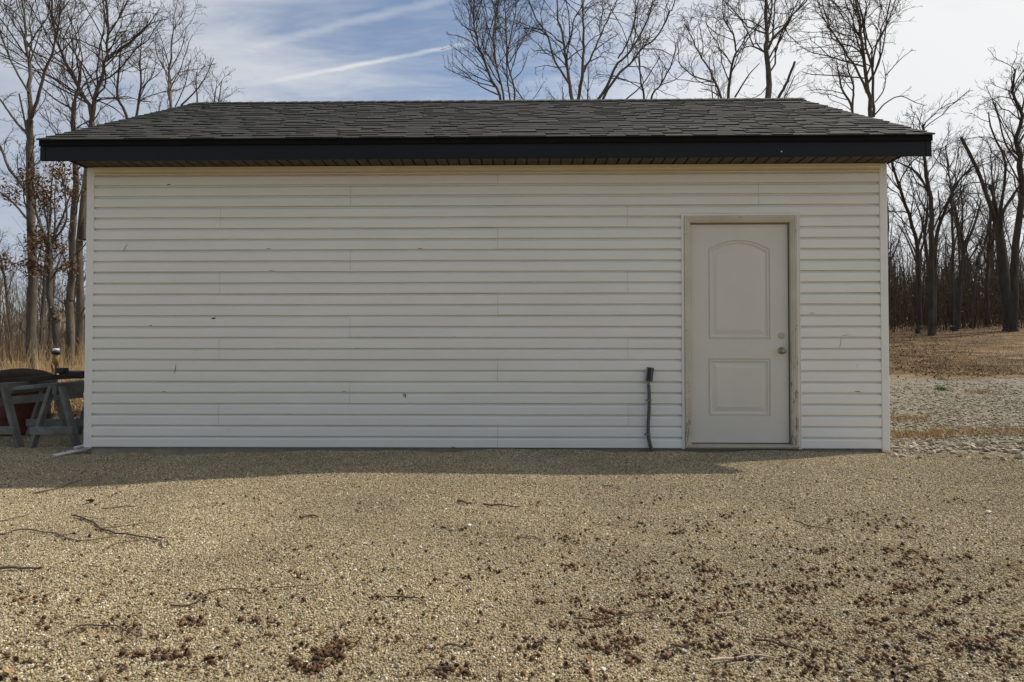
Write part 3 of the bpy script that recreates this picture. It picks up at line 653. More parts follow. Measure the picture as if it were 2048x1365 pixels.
prof = [(0.275, 0), (0.28, 0.01), (0.27, 0.03)]
for f in (0.33, 0.66): prof += [(0.27, H*f-0.02), (0.282, H*f), (0.27, H*f+0.02)]
prof += [(0.27, H-0.02), (0.28, H-0.008), (0.28, H)]
MB().lathe(prof, 28).build('drum_body', M['rust'], dr_, True)
lid = MB().lathe([(0.36, 0.0), (0.368, 0.018), (0.33, 0.055), (0.22, 0.105), (0.09, 0.128), (0.02, 0.132)], 28).build('drum_lid', M['lid'], None, True)
lid.location = (c[0]-0.02, 1.53, top+0.002); setp(lid, 'shallow domed dark metal lid on top of the rusty drum', 'lid')
p = at(125, 747, 1.15); o = MB().box(-0.04, 0.04, -0.05, 0.05, 0, 0.06).build('box', M['black'], None, bevel=0.006)
o.location = (p[0], p[1], p[2]); setp(o, 'small black box sitting on the dark board', 'box')
p = at(152, 757, 1.25); mb = MB().box(-0.11, 0.13, -0.12, 0.12, 0, 0.075).box(-0.05, -0.02, -0.123, -0.1205, 0.0, 0.07); o = mb.build('crate', M['dark_wood'], None, bevel=0.004)
o.location = (p[0], p[1], p[2]); setp(o, 'low dark tray on the plank ends next to the shed wall', 'tray')
p = at(152, 741, 1.25); o = MB().beam((-0.10, 0, 0), (0.10, 0.03, 0), 0.05, 0.018).build('wood_scrap', M['twig_pale'], None, bevel=0.003); o.location = (p[0], 1.25, p[2]-0.012)
setp(o, 'pale wood scrap lying on the low dark tray', 'wood scrap')
p = at(112, 702, 3.6); gz = float(zg(p[0], 3.6)); hp = p[2]-gz
so = empty('garden_light', (p[0], 3.6, gz)); setp(so, 'small garden light with white cap among the tan grass', 'garden light')
MB().lathe([(0.012, 0), (0.012, hp-0.20)], 8).build('stake', M['black'], so)
MB().lathe([(0.03, hp-0.21), (0.040, hp-0.14), (0.042, hp-0.055), (0.036, hp-0.051)], 12).build('lens', M['amber'], so, True)
MB().lathe([(0.055, hp-0.05), (0.055, hp-0.012), (0.05, hp-0.002)], 12).build('housing', M['black'], so, True)
MB().lathe([(0.046, hp-0.0015), (0.044, hp+0.028), (0.030, hp+0.034)], 12).build('cap', M['lightgrey'], so, True)
for q0, q1, Y0, Y1, wd, lab in (((108, 918), (160, 901), -0.10, 0.10, 0.055, 'longest white vinyl strip lying on gravel by the shed corner'), ((140, 904), (182, 897), 0.02, 0.16, 0.07, 'middle white vinyl strip stacked by the shed corner'), ((150, 896), (182, 888), 0.04, 0.22, 0.035, 'topmost white vinyl scrap in the stack by the shed corner')):
    p0, p1 = at(*q0, Y0), at(*q1, Y1)
    for pq in (p0, p1): pq[2] = max(pq[2], float(zg(pq[0], pq[1]))+0.012)
    mid = (p0+p1)/2; o = MB().beam(tuple(p0-mid), tuple(p1-mid), wd, 0.018).build('vinyl_strip', M['white_vinyl_scrap'], None, bevel=0.003); o.location = mid
    setp(o, lab, 'vinyl strip', 'vinyl strips by the corner')

# ------------------------------------------------------------------ trees
def norm(v): return v/(np.linalg.norm(v, axis=-1, keepdims=True)+1e-9)
def catmull(P, Rd, n, rng, kink=0.0):
    P = np.asarray(P, float); Rd = np.asarray(Rd, float)
    if len(P) == 2: P = np.stack([P[0], P.mean(0), P[1]]); Rd = np.array([Rd[0], Rd.mean(), Rd[1]])
    Q = np.concatenate([[2*P[0]-P[1]], P, [2*P[-1]-P[-2]]]); m_ = len(P)-1
    u = np.linspace(0, m_-1e-6, n); i = u.astype(int); f = (u-i)[:, None]
    a, b_, c_, d_ = Q[i], Q[i+1], Q[i+2], Q[i+3]
    out_ = 0.5*((2*b_)+(c_-a)*f+(2*a-5*b_+4*c_-d_)*f*f+(3*b_-a-3*c_+d_)*f**3)
    r = np.interp(u, np.arange(m_+1), Rd)
    if kink:
        L_ = np.linalg.norm(np.diff(P, axis=0), axis=1).sum(); j = rng.normal(0, kink*L_/n, out_.shape); j[0] = 0
        out_ = out_+j
    return out_, r
def spawn(P, Rd, cnt, t0, t1, ang, ln, n, rng, rmax, rmin, kink, up, lenfall=0.5):
    """children of a batch of branches: P (B,k,3)"""
    B, k, _ = P.shape
    idx = np.repeat(np.arange(B), cnt); m_ = len(idx)
    if m_ == 0: return np.zeros((0, n, 3)), np.zeros((0, n))
    tt = t0+(t1-t0)*rng.random(m_)**0.85
    u = tt*(k-1-1e-5); i = u.astype(int); f = (u-i)[:, None]
    p = P[idx, i]*(1-f)+P[idx, i+1]*f; tan = norm(P[idx, i+1]-P[idx, i]); r = Rd[idx, i]*(1-f[:, 0])+Rd[idx, i+1]*f[:, 0]
    rv = norm(rng.normal(size=(m_, 3))); perp = norm(rv-tan*(rv*tan).sum(1, keepdims=True))
    a = rng.uniform(ang[0], ang[1], m_)[:, None]
    d = norm(tan*np.cos(a)+perp*np.sin(a)+np.array([0, 0, up]))
    L_ = np.asarray(ln)[idx]*rng.uniform(0.55, 1.25, m_)*(1-lenfall*tt)
    r0 = np.clip(r*0.5, rmin, rmax); r0 = np.minimum(r0, np.maximum(rmin, L_*0.0115))
    Q = np.zeros((m_, n, 3)); Q[:, 0] = p; st = (L_/(n-1))[:, None]
    for s in range(1, n):
        Q[:, s] = Q[:, s-1]+d*st
        d = norm(d+rng.normal(0, kink, (m_, 3))+np.array([0, 0, up*0.45]))
    RR = r0[:, None]*np.linspace(1, 0.45, n)[None, :]; RR = np.maximum(RR, rmin*0.6)
    return Q, RR
def tree_mesh(limbs, seed, scale=1.0, d1=1.0, d2=5, d3=5, rmin=0.0055, kink=0.22, up=0.10):
    """limbs: list of (points, radii) -> trunk mesh, crown mesh, tips"""
    rng = np.random.default_rng(seed)
    TV, TF, nb = [], [], 0
    Ps, Rs = [], []
    for pts, rad in limbs:
        p, r = catmull(pts, rad, 18, rng, 0.035); Ps.append(p); Rs.append(r)
        V, F = tubes(p[None], r[None], 8 if r.max() > 0.06 else 6); TV.append(V); TF.append(F+nb); nb += len(V)
    P0 = np.stack(Ps); R0 = np.stack(Rs)
    Ln = np.linalg.norm(np.diff(P0, axis=1), axis=2).sum(1)
    trunk = (np.concatenate(TV), np.concatenate(TF))
    thin = np.clip(R0.mean(1)/0.05, 0.35, 1.6)
    cnt1 = np.maximum(2, (Ln*1.9*d1)).astype(int)
    P1, R1 = spawn(P0, R0, cnt1, 0.22, 1.0, (0.45, 1.05), np.clip(Ln*0.42, 0.7, 3.2)*scale, 8, rng, 0.030, rmin*1.4, kink, up)
    L1_ = np.linalg.norm(np.diff(P1, axis=1), axis=2).sum(1)
    P2, R2 = spawn(P1, R1, np.maximum(2, np.minimum(9, L1_*d2*0.85)).astype(int), 0.15, 1.0, (0.4, 1.0), L1_*0.48, 6, rng, 0.02, rmin*1.2, kink*1.1, up*0.8)
    L2_ = np.linalg.norm(np.diff(P2, axis=1), axis=2).sum(1)
    P3, R3 = spawn(P2, R2, np.maximum(1, np.minimum(7, L2_*d3*1.4)).astype(int), 0.15, 1.0, (0.4, 1.0), L2_*0.5, 4, rng, 0.009, rmin, kink*1.2, up*0.6)
    CV, CF, nb = [], [], 0
    for P_, R_, k in ((P1, R1, 5), (P2, R2, 3), (P3, R3, 3)):
        if len(P_) == 0: continue
        V, F = tubes(P_, R_, k); CV.append(V); CF.append(F+nb); nb += len(V)
    return trunk, (np.concatenate(CV), np.concatenate(CF)), np.concatenate([P2[:, -1], P2[:, 3], P3[:, -1]])
def leaves_mesh(pts, rng, size=0.07):
    n = len(pts); a = norm(rng.normal(size=(n, 3))); b_ = norm(np.cross(a, rng.normal(size=(n, 3)))); s = size*rng.uniform(0.5, 1.3, (n, 1)); nn = np.cross(a, b_)
    V = np.stack([pts-a*s, pts+b_*s*0.45+nn*s*0.25, pts+a*s, pts-b_*s*0.45+nn*s*0.2], 1).reshape(-1, 3)
    i = np.arange(n)[:, None]*4
    me = np_mesh('leaves', V, [np.concatenate([i+np.array([[0, 1, 2]]), i+np.array([[0, 2, 3]])])])
    at2 = me.attributes.new('rnd', 'FLOAT', 'POINT'); at2.data.foreach_set('value', np.repeat(rng.random(n), 4).astype(np.float32))
    return me
def put_tree(name, base, trunk, crown, label, group=None, bark='bark', leaves=None):
    o = empty(name, tuple(base)); setp(o, label, 'tree', group); b_ = np.array(base)
    me = np_mesh('trunk', trunk[0]-b_, [trunk[1]]); link('trunk', me, M[bark], o, True)
    me = np_mesh('crown', crown[0]-b_, [crown[1]]); link('crown', me, M['twigs_fine'], o, True)
    if leaves is not None:
        leaves[0][:] -= b_; setp(link('leaves', leaves_mesh(leaves[0], np.random.default_rng(5), leaves[1]), M['leaf_at'], o), kind='stuff')
    return o
def hero(label, Y, basepx, forkpy, limbs, seed, w0=10, bark='bark', d1=1.0, d2=5, d3=5, kink=0.2, up=0.10, spread=0.18, leaf=None, group='bare trees behind the shed', rmin=0.0055):
    """limbs: pixel paths (px, py) with start/end widths, standing at depth Y with their own run in depth"""
    rng = np.random.default_rng(seed); dist = Y-CAM[1]; pw = dist/FPX/2
    bx = at(basepx, 700, Y)[0]; gz = float(zg(bx, Y)); base = np.array([bx, Y, gz])
    out_ = []
    fork = at(basepx, forkpy, Y)
    if forkpy < 690: out_.append((np.array([base-np.array([0, 0, 0.15]), base*0.5+fork*0.5+np.array([rng.normal(0, .06), 0, 0]), fork]), [w0*pw*1.25, w0*pw*1.05, w0*pw]))
    for pts, wa, wb in limbs:
        y0 = Y; dirn = rng.uniform(-1, 1); m_ = len(pts); P_ = []
        ln = sum(math.hypot(pts[i+1][0]-pts[i][0], pts[i+1][1]-pts[i][1]) for i in range(m_-1))*pw*2
        for i, (px, py) in enumerate(pts): P_.append(at(px, py, Y+dirn*spread*ln*i/(m_-1)*2.0))
        R_ = list(np.linspace(wa*pw, wb*pw, m_))
        if pts[-1][1] <= 5:
            v = P_[-1]-P_[-2]; v = v/np.linalg.norm(v); v[2] = abs(v[2])+0.2; P_.append(P_[-1]+v*rng.uniform(1.5, 3.0)); R_.append(wb*pw*0.5)
        if forkpy < 690 and wa > w0*0.55 and abs(pts[0][1]-forkpy) > 12 and pts[0][1] < forkpy:
            P_.insert(0, fork); R_.insert(0, w0*pw*0.8)
        out_.append((np.array(P_), R_))
    tr, cr, tips = tree_mesh(out_, seed, 1.0, d1, d2, d3, rmin, kink, up)
    lv = None
    if leaf:
        z0 = at(0, leaf[1], Y)[2]; z1 = at(0, leaf[0], Y)[2]
        tp = tips[(tips[:, 2] > z0) & (tips[:, 2] < z1)]
        if len(tp): tp = tp[rng.integers(0, len(tp), leaf[2])]+rng.normal(0, 0.10, (leaf[2], 3)); lv = (tp, leaf[3])
    return put_tree('bare_tree', base, tr, cr, label, group, bark, lv)
GL = 'bare trees left of the shed'
hero('leftmost bare tree with spotted trunk, forking wide left of the eave', 13.0, 66, 560, [
    ([(66, 560), (61, 400), (60, 275), (60, 240)], 16, 12), ([(60, 240), (60, 176), (60, 126), (51, 88), (50, 44), (44, 0)], 9, 3), ([(63, 236), (79, 188), (94, 132), (108, 97), (117, 59), (122, 5)], 7, 2.5),
    ([(54, 267), (29, 240), (0, 199), (-40, 150)], 6, 3), ([(57, 185), (20, 117), (0, 62), (-14, 0)], 4.5, 2), ([(53, 261), (46, 225), (38, 188)], 4, 3), ([(58, 395), (40, 365), (18, 337), (0, 293), (-30, 250)], 7, 4),
    ([(56, 440), (20, 400), (-20, 372)], 5, 3), ([(60, 126), (75, 80), (88, 40)], 3, 1.5)], 101, 17, d1=1.5, d2=7, d3=6, group=GL)
hero('short crooked oak left of the shed holding brown leaves', 11.0, 110, 640, [
    ([(110, 640), (99, 590), (100, 538), (99, 486)], 12, 10), ([(98, 486), (74, 433), (69, 380), (60, 340)], 5, 2), ([(103, 486), (132, 443), (129, 380), (120, 340)], 5, 2), ([(100, 520), (85, 500), (62, 492)], 3, 1.5), ([(101, 560), (120, 535), (135, 530)], 3, 1.5),
    ([(99, 545), (60, 520), (25, 530)], 3, 1.5), ([(100, 500), (96, 440), (92, 390)], 4, 1.5)], 102, 13, d1=2.4, d2=7, d3=6, leaf=(330, 640, 2400, 0.050), group=GL, up=0.02, bark='bark_dark')
hero('slim straight bare tree rising beside the left gable overhang', 15.0, 137, 600, [
    ([(140, 600), (144, 538), (145, 459), (151, 380), (152, 322), (148, 264), (149, 205)], 14, 8), ([(149, 205), (152, 187), (160, 164), (160, 129), (147, 97), (138, 60)], 6, 2), ([(147, 219), (111, 199), (82, 173), (60, 140)], 4, 1.5),
    ([(150, 200), (168, 170), (184, 150), (205, 128)], 3.5, 1.5), ([(152, 330), (128, 290), (112, 258), (78, 225)], 3.5, 1.5), ([(148, 400), (128, 372), (103, 346)], 4, 2), ([(151, 180), (130, 150), (128, 110)], 3, 1.5)], 103, 15, d1=1.4, d2=7, d3=6, leaf=(400, 580, 700, 0.048), group=GL)
hero('bare tree nearest the left wall, its two limbs rising over the roof', 16.0, 158, 480, [
    ([(168, 480), (171, 380), (182, 300), (184, 250)], 13, 11), ([(182, 246), (164, 188), (132, 132), (111, 73), (103, 0)], 8, 3.5), ([(185, 240), (190, 199), (205, 152), (212, 117), (218, 59), (211, 0)], 9, 3), ([(212, 124), (239, 99), (284, 65), (318, 20)], 5, 1.6),
    ([(205, 152), (170, 170), (162, 180)], 3, 2), ([(132, 132), (95, 105), (62, 72)], 3, 1.4), ([(190, 199), (225, 215), (250, 235)], 3, 2), ([(213, 105), (180, 90), (150, 78), (120, 78)], 3, 1.4), ([(183, 262), (168, 240), (160, 233)], 3, 2), ([(217, 70), (240, 30), (250, 0)], 3, 1.5)], 104, 13, d1=1.5, d2=7, d3=6, group=GL)
hero('small bare tree just above the left roof slope', 22.0, 342, 330, [
    ([(342, 219), (338, 164), (345, 85), (347, 31)], 6, 1.5), ([(362, 212), (386, 188), (410, 157), (427, 116)], 4, 1.2), ([(337, 154), (314, 109), (311, 79)], 3, 1.2), ([(350, 215), (370, 170), (380, 120)], 2.5, 1.2), ([(340, 140), (362, 100), (372, 60)], 2.5, 1.2)], 105, 8, d1=1.5, d2=7, d3=5, group=GL)
hero('twiggy bare tree between the two-limbed tree and the small one', 20.0, 262, 320, [
    ([(255, 236), (236, 198), (236, 154), (239, 126), (244, 70)], 6, 1.5), ([(273, 232), (282, 171), (280, 120), (284, 70)], 5, 1.4), ([(240, 205), (215, 180), (195, 160)], 3, 1.2), ([(281, 180), (305, 150), (312, 120)], 3, 1.2)], 106, 8, d1=1.6, d2=7, d3=5, group=GL)
hero('slender many stemmed bare tree over the middle of the ridge', 22.0, 1008, 300, [
    ([(1002, 203), (985, 162), (963, 109), (950, 64), (948, 20), (949, 0)], 5.5, 2.2), ([(1008, 203), (1000, 156), (989, 109), (989, 59), (994, 20), (996, 0)], 4.5, 2), ([(996, 190), (963, 174), (950, 162), (914, 148), (887, 133)], 3, 1), ([(963, 109), (942, 84), (915, 72), (897, 70)], 2.5, 1), ([(950, 64), (925, 50), (905, 20)], 2.5, 1), ([(985, 160), (955, 118), (925, 96)], 2, 1), ([(990, 175), (970, 150), (958, 140)], 2, 1)], 107, 7, d1=1.5, d2=6, d3=5, kink=0.13, up=0.18)
hero('thin bare tree standing just right of the many stemmed one', 24.0, 1024, 300, [
    ([(1020, 203), (1015, 156), (1013, 78), (1010, 20), (1008, 0)], 3.5, 1.6), ([(1028, 201), (1026, 166), (1016, 129), (1018, 90), (1030, 30), (1032, 0)], 4, 1.6), ([(1016, 129), (1035, 100), (1050, 70)], 2, 1), ([(1026, 160), (1045, 140), (1058, 100)], 2, 1)], 108, 5, d1=1.5, d2=6, d3=5, kink=0.13, up=0.18)
hero('large bare oak with four spreading limbs behind the ridge', 17.0, 1172, 330, [
    ([(1145, 203), (1139, 166), (1133, 127), (1130, 102), (1125, 68), (1117, 39), (1115, 0)], 7.5, 3), ([(1137, 166), (1121, 141), (1107, 117), (1098, 78), (1092, 66), (1074, 43), (1062, 10), (1058, 0)], 4.5, 2), ([(1131, 98), (1144, 66), (1148, 39), (1162, 16), (1170, 0)], 3.5, 1.8),
    ([(1156, 203), (1164, 156), (1166, 117), (1167, 78), (1166, 39), (1164, 0)], 7, 3), ([(1168, 144), (1187, 103), (1205, 62), (1219, 33), (1234, 0)], 4.5, 2), ([(1195, 201), (1215, 170), (1234, 129), (1262, 103), (1281, 68), (1297, 35), (1305, 0)], 6, 2.4),
    ([(1205, 201), (1227, 162), (1242, 143), (1262, 127), (1283, 98), (1312, 76), (1340, 25), (1350, 0)], 5.5, 2), ([(1236, 117), (1252, 92), (1267, 55), (1271, 20), (1278, 0)], 3.5, 1.8), ([(1098, 78), (1080, 60), (1047, 58)], 2.5, 1.2), ([(1283, 98), (1320, 100), (1345, 112)], 2.5, 1.2), ([(1187, 103), (1215, 82), (1238, 68)], 2.5, 1.2), ([(1166, 122), (1148, 95), (1135, 85)], 2, 1.2)], 109, 16, d1=1.05, d2=5, d3=4, kink=0.26, up=0.05)
hero('forked bare tree right of the large oak, low over the ridge', 20.0, 1292, 320, [
    ([(1289, 201), (1281, 160), (1279, 105), (1282, 70)], 4.5, 1.5), ([(1301, 201), (1322, 170), (1340, 135), (1351, 102), (1350, 84)], 4, 1.3), ([(1250, 201), (1283, 172), (1307, 135), (1320, 115)], 3, 1.2), ([(1322, 170), (1350, 160), (1372, 140)], 2.2, 1)], 110, 7, d1=1.5, d2=6, d3=5, kink=0.24, up=0.06)
hero('bare tree with arching limbs left of the straight thick trunk', 18.0, 1458, 330, [
    ([(1456, 200), (1459, 168), (1462, 139), (1469, 110), (1472, 97), (1463, 66), (1448, 37), (1445, 0)], 6, 1.6), ([(1443, 200), (1428, 161), (1419, 138), (1402, 114), (1385, 79), (1368, 47)], 5, 1.6), ([(1428, 165), (1391, 154), (1374, 142), (1358, 124), (1356, 90)], 3.2, 1.4), ([(1470, 195), (1486, 168), (1501, 146), (1519, 127)], 3.6, 1.4), ([(1462, 128), (1446, 104), (1426, 90)], 2.8, 1.2), ([(1403, 114), (1406, 90), (1396, 40)], 2.5, 1.2), ([(1444, 196), (1420, 182), (1402, 178)], 2.5, 1.2)], 111, 9, d1=1.5, d2=6, d3=5, kink=0.26, up=0.05)
hero('tall straight thick trunk with side limbs, above the right half of ridge', 15.0, 1541, 320, [
    ([(1538, 200), (1536, 146), (1533, 102), (1533, 59), (1532, 0)], 12, 6.5), ([(1536, 100), (1545, 79), (1567, 56), (1580, 35), (1615, 0)], 5.5, 2.6), ([(1544, 78), (1547, 59), (1549, 29), (1550, 0)], 4, 2.5), ([(1536, 48), (1542, 29), (1544, 0)], 4.5, 3), ([(1530, 105), (1508, 94), (1494, 94), (1469, 108)], 4, 1.6), ([(1508, 94), (1494, 61), (1476, 35), (1448, 3)], 3, 1.4), ([(1538, 130), (1550, 110), (1556, 95)], 2, 1), ([(1537, 170), (1520, 190), (1500, 198)], 2, 1)], 112, 13, d1=0.9, d2=6, d3=5, kink=0.2)
o = hero('leaning broken snag right of the straight thick trunk', 15.5, 1530, 280, [([(1545, 230), (1557, 196), (1574, 165), (1590, 123)], 6.5, 4.5)], 113, 7, d1=0.12, d2=3, d3=3)
hero('double stemmed bare tree above the right roof slope', 16.0, 1748, 340, [
    ([(1742, 234), (1736, 185), (1730, 136), (1724, 88), (1720, 49), (1712, 0)], 8.5, 4), ([(1747, 234), (1746, 195), (1745, 136), (1736, 105), (1728, 68), (1724, 29), (1714, 0)], 6, 3), ([(1726, 133), (1689, 123), (1658, 113), (1623, 105), (1598, 92)], 3.6, 1.3), ([(1728, 157), (1677, 152), (1629, 150), (1603, 144)], 3, 1.2), ([(1734, 187), (1716, 144), (1697, 115), (1685, 92), (1658, 58), (1648, 39), (1635, 0)], 5, 1.8), ([(1720, 72), (1709, 57), (1705, 37), (1689, 0)], 4, 2), ([(1746, 136), (1752, 90), (1775, 45), (1791, 0)], 4, 1.8), ([(1750, 205), (1767, 181), (1771, 152), (1765, 121)], 2.5, 1.2), ([(1748, 232), (1771, 207), (1800, 193), (1830, 205), (1850, 212)], 3, 1), ([(1771, 152), (1800, 120), (1825, 100)], 2, 1), ([(1658, 113), (1640, 95), (1620, 80)], 2, 1)], 114, 12, d1=1.2, d2=6, d3=5, kink=0.22, up=0.06)
hero('smaller forked bare tree against the right roof slope', 19.0, 1706, 330, [
    ([(1705, 222), (1685, 181), (1677, 146), (1674, 125)], 5, 2.2), ([(1705, 214), (1707, 175), (1697, 144), (1689, 107), (1675, 80)], 4.5, 1.6)], 115, 6, d1=1.4, d2=6, d3=5)
GR = 'bare trees along the lawn'
def F(label, Y, base, limbs, seed, w0, **k): hero(label, Y, base, 655, limbs, seed, w0, bark='bark_dark', group=GR, **{**dict(d1=1.3, d2=6, d3=5), **k})
F('bare tree with long limb reaching left under the right eave', 22.0, 1863, [([(1863, 656), (1862, 510), (1862, 418), (1854, 363), (1849, 315), (1846, 250)], 12, 4), ([(1856, 385), (1836, 348), (1807, 330), (1785, 321)], 5, 2.2), ([(1862, 470), (1885, 420), (1905, 390)], 4, 2), ([(1862, 440), (1840, 400), (1832, 380)], 3, 1.5)], 121, 12)
F('left leaning bare tree closest to the right shed wall', 24.0, 1840, [([(1840, 650), (1836, 510), (1825, 455), (1803, 385), (1788, 337), (1780, 300)], 9, 3.5), ([(1838, 540), (1815, 480), (1797, 450)], 4, 2)], 122, 9)
F('bare tree whose upper stem leans right across the woods', 23.0, 1870, [([(1869, 650), (1871, 491), (1891, 418), (1917, 363), (1946, 334)], 9, 2.5), ([(1874, 480), (1880, 430), (1876, 380)], 4, 2)], 123, 9)
F('thin bare tree with upright stem in the middle of the right woods', 26.0, 1904, [([(1904, 650), (1906, 473), (1902, 381), (1898, 345), (1890, 290)], 6, 2), ([(1905, 500), (1920, 450), (1928, 400)], 3, 1.5)], 124, 6)
F('bare tree forking at mid height left of the big double trunk', 25.0, 1915, [([(1915, 655), (1920, 565), (1928, 502), (1950, 447), (1962, 400)], 8.5, 3), ([(1926, 515), (1915, 460), (1912, 420)], 4, 2)], 125, 9)
F('slanting bare tree two left of the big double trunk', 27.0, 1942, [([(1942, 655), (1953, 546), (1970, 488), (1985, 430)], 7, 3)], 126, 7)
F('slim dark tree just left of the big double trunk', 28.0, 1973, [([(1973, 655), (1975, 546), (1979, 491), (1980, 420)], 7, 3)], 127, 7)
F('big dark tree with broken left limb at the right edge', 24.0, 2019, [([(2019, 660), (2010, 565), (1999, 473), (1997, 436)], 23, 13), ([(1993, 455), (1975, 396), (1953, 337), (1922, 275)], 8, 6), ([(1999, 470), (1993, 418), (1979, 369)], 7, 5), ([(2001, 475), (2001, 429), (2010, 356), (2008, 315), (1982, 257), (1978, 225)], 7, 2), ([(2001, 470), (2008, 422), (2041, 370), (2060, 340)], 7, 4), ([(1990, 480), (1975, 455), (1950, 400), (1920, 380)], 3, 1.5)], 128, 24, d1=0.9)
F('tall pale trunk at the right edge beside the big dark tree', 23.4, 2028, [([(2027, 660), (2030, 510), (2043, 400), (2039, 327), (2034, 283), (2043, 228), (2026, 191), (2030, 140)], 15, 3), ([(2039, 327), (2012, 290), (1998, 240), (1985, 200)], 5, 1.8), ([(2036, 290), (2060, 250), (2080, 200)], 5, 2), ([(2043, 228), (2050, 190), (2046, 150)], 3, 1.5), ([(2041, 370), (2020, 330), (2005, 300)], 4, 2)], 129, 16, kink=0.27)
# the woods farther back: copies of a few kinds of tree
def auto_tree(seed, H):
    rng = np.random.default_rng(seed); lim = []
    r0 = H*0.0095; hf = H*rng.uniform(0.35, 0.55); lean = rng.normal(0, 0.03, 2)
    tp = np.array([lean[0]*hf, lean[1]*hf, hf]); lim.append((np.array([[0, 0, -0.2], [lean[0]*hf*0.4+rng.normal(0, .05), lean[1]*hf*0.4, hf*0.5], tp]), [r0*1.25, r0, r0*0.85]))
    for i in range(rng.integers(2, 4)):
        a = rng.uniform(0, 6.28); s = rng.uniform(0.10, 0.34); L_ = (H-hf)*rng.uniform(0.75, 1.0); p = [tp]; d = np.array([math.cos(a)*s, math.sin(a)*s, 1.0])
        for k in range(3): d = d+rng.normal(0, 0.10, 3); p.append(p[-1]+d/np.linalg.norm(d)*L_/3)
        lim.append((np.array(p), list(np.linspace(r0*0.7, r0*0.14, 4))))
    for i in range(rng.integers(2, 5)):
        z = rng.uniform(0.4, 0.95)*hf; a = rng.uniform(0, 6.28); p0 = tp*z/hf; L_ = rng.uniform(1.5, 3.5)
        lim.append((np.array([p0, p0+np.array([math.cos(a)*L_*0.6, math.sin(a)*L_*0.6, L_*0.35]), p0+np.array([math.cos(a)*L_, math.sin(a)*L_, L_*0.85])]), [r0*0.32, r0*0.2, r0*0.1]))
    return tree_mesh(lim, seed, 1.0, 1.15, 4.6, 4.0, 0.007, 0.2, 0.10)
protos = []
for s, H in ((201, 19), (202, 16), (203, 21), (204, 13), (205, 17), (206, 15)):
    tr, cr, _ = auto_tree(s, H); protos.append((np_mesh('trunk', tr[0], [tr[1]]), np_mesh('crown', cr[0], [cr[1]])))
    for me_, mt_ in zip(protos[-1], ('bark_dark', 'twigs_fine')): me_.materials.append(M[mt_]); me_.polygons.foreach_set('use_smooth', [True]*len(me_.polygons))
def woods(n, xr, yr, label, group, seed, sc=(0.8, 1.1)):
    rng = np.random.default_rng(seed); placed = []
    tries = 0
    while len(placed) < n and tries < n*40:
        tries += 1; y = rng.uniform(*yr); x = rng.uniform(*xr)
        if any((x-a_)**2+(y-b_)**2 < 3.0 for a_, b_ in placed): continue
        placed.append((x, y)); s = rng.uniform(*sc); tm, cm = protos[rng.integers(len(protos))]
        o = empty('woodland_tree', (x, y, float(zg(x, y))), rng.uniform(0, 6.28)); o.scale = (s, s, s); setp(o, label, 'tree', group)
        for nm, me_ in (('trunk', tm), ('crown', cm)):
            c_ = bpy.data.objects.new(nm, me_); C.objects.link(c_); c_.parent = o
woods(58, (12, 42), (29, 56), 'slender bare tree deep in the woods beyond the lawn', 'woods beyond the lawn', 31, (0.40, 0.62))
woods(20, (3, 22), (42, 62), 'distant bare tree showing only its twiggy top above the ridge', 'distant treetops above the ridge', 32, (0.85, 1.05))
woods(26, (-40, -8), (26, 52), 'slender bare tree farther back left of the shed', 'woods left of the shed', 33, (0.5, 0.85))
# brush, dead leaves and distant woods: masses
def stems(name, n, xr, yr, hr, rr, label, cat, seed, twigs=2, mat='brush', bend=0.15):
    rng = np.random.default_rng(seed); x = rng.uniform(*xr, n); y = rng.uniform(*yr, n); h = rng.uniform(*hr, n)*rng.uniform(0.5, 1, n); z = zg(x, y)
    P = np.zeros((n, 4, 3)); dx = rng.normal(0, bend, (n, 2))
    for i, f in enumerate((0, 0.33, 0.66, 1.0)):
        P[:, i, 0] = x+dx[:, 0]*h*f**1.5+rng.normal(0, 0.03, n); P[:, i, 1] = y+dx[:, 1]*h*f**1.5; P[:, i, 2] = z+h*f-0.03
    r = rng.uniform(*rr, n); Rd = r[:, None]*np.array([1, 0.8, 0.55, 0.25])[None]
    Vs, Fs = tubes(P, Rd, 3); A = [np.repeat(rng.random(n), 12)]
    V, Fc, nb = [Vs], [Fs], len(Vs)
    if twigs:
        P1, R1 = spawn(P, Rd, np.full(n, twigs), 0.25, 0.95, (0.4, 0.9), h*0.4, 3, rng, 0.03, rr[0]*0.45, 0.2, 0.1)
        V1, F1 = tubes(P1, R1, 3); V.append(V1); Fc.append(F1+nb); A.append(rng.random(len(V1)//9).repeat(9))
    me_ = np_mesh(name, np.concatenate(V), [np.concatenate(Fc)]); a_ = me_.attributes.new('rnd', 'FLOAT', 'POINT'); a_.data.foreach_set('value', np.concatenate(A).astype(np.float32))
    return setp(link(name, me_, M[mat]), label, cat, kind='stuff')
stems('brush', 7000, (11, 40), (25.5, 44), (1.0, 5.5), (0.006, 0.018), 'tangled brown brush under the trees beyond the lawn', 'brush', 41, 3)
stems('brush', 4200, (-40, -5.5), (15, 48), (0.8, 5.0), (0.005, 0.016), 'thin brown brush behind the trees left of the shed', 'brush', 42, 3)
stems('distant_woods', 3400, (-130, -14), (55, 170), (8, 18), (0.04, 0.12), 'distant brown woods filling the gap left of the shed', 'woods', 43, 8, bend=0.08)
stems('distant_woods', 1600, (14, 90), (50, 85), (5, 11), (0.04, 0.12), 'dense far woods behind the trees beyond the lawn', 'woods', 44, 7, bend=0.08)
stems('tall_grass', 2600, (-13, -3.9), (6.5, 15), (0.4, 1.15), (0.003, 0.006), 'tall tan dry grass behind the sawhorses', 'grass', 45, 0, 'drygrass', 0.25)
rng = np.random.default_rng(51); n = 5200
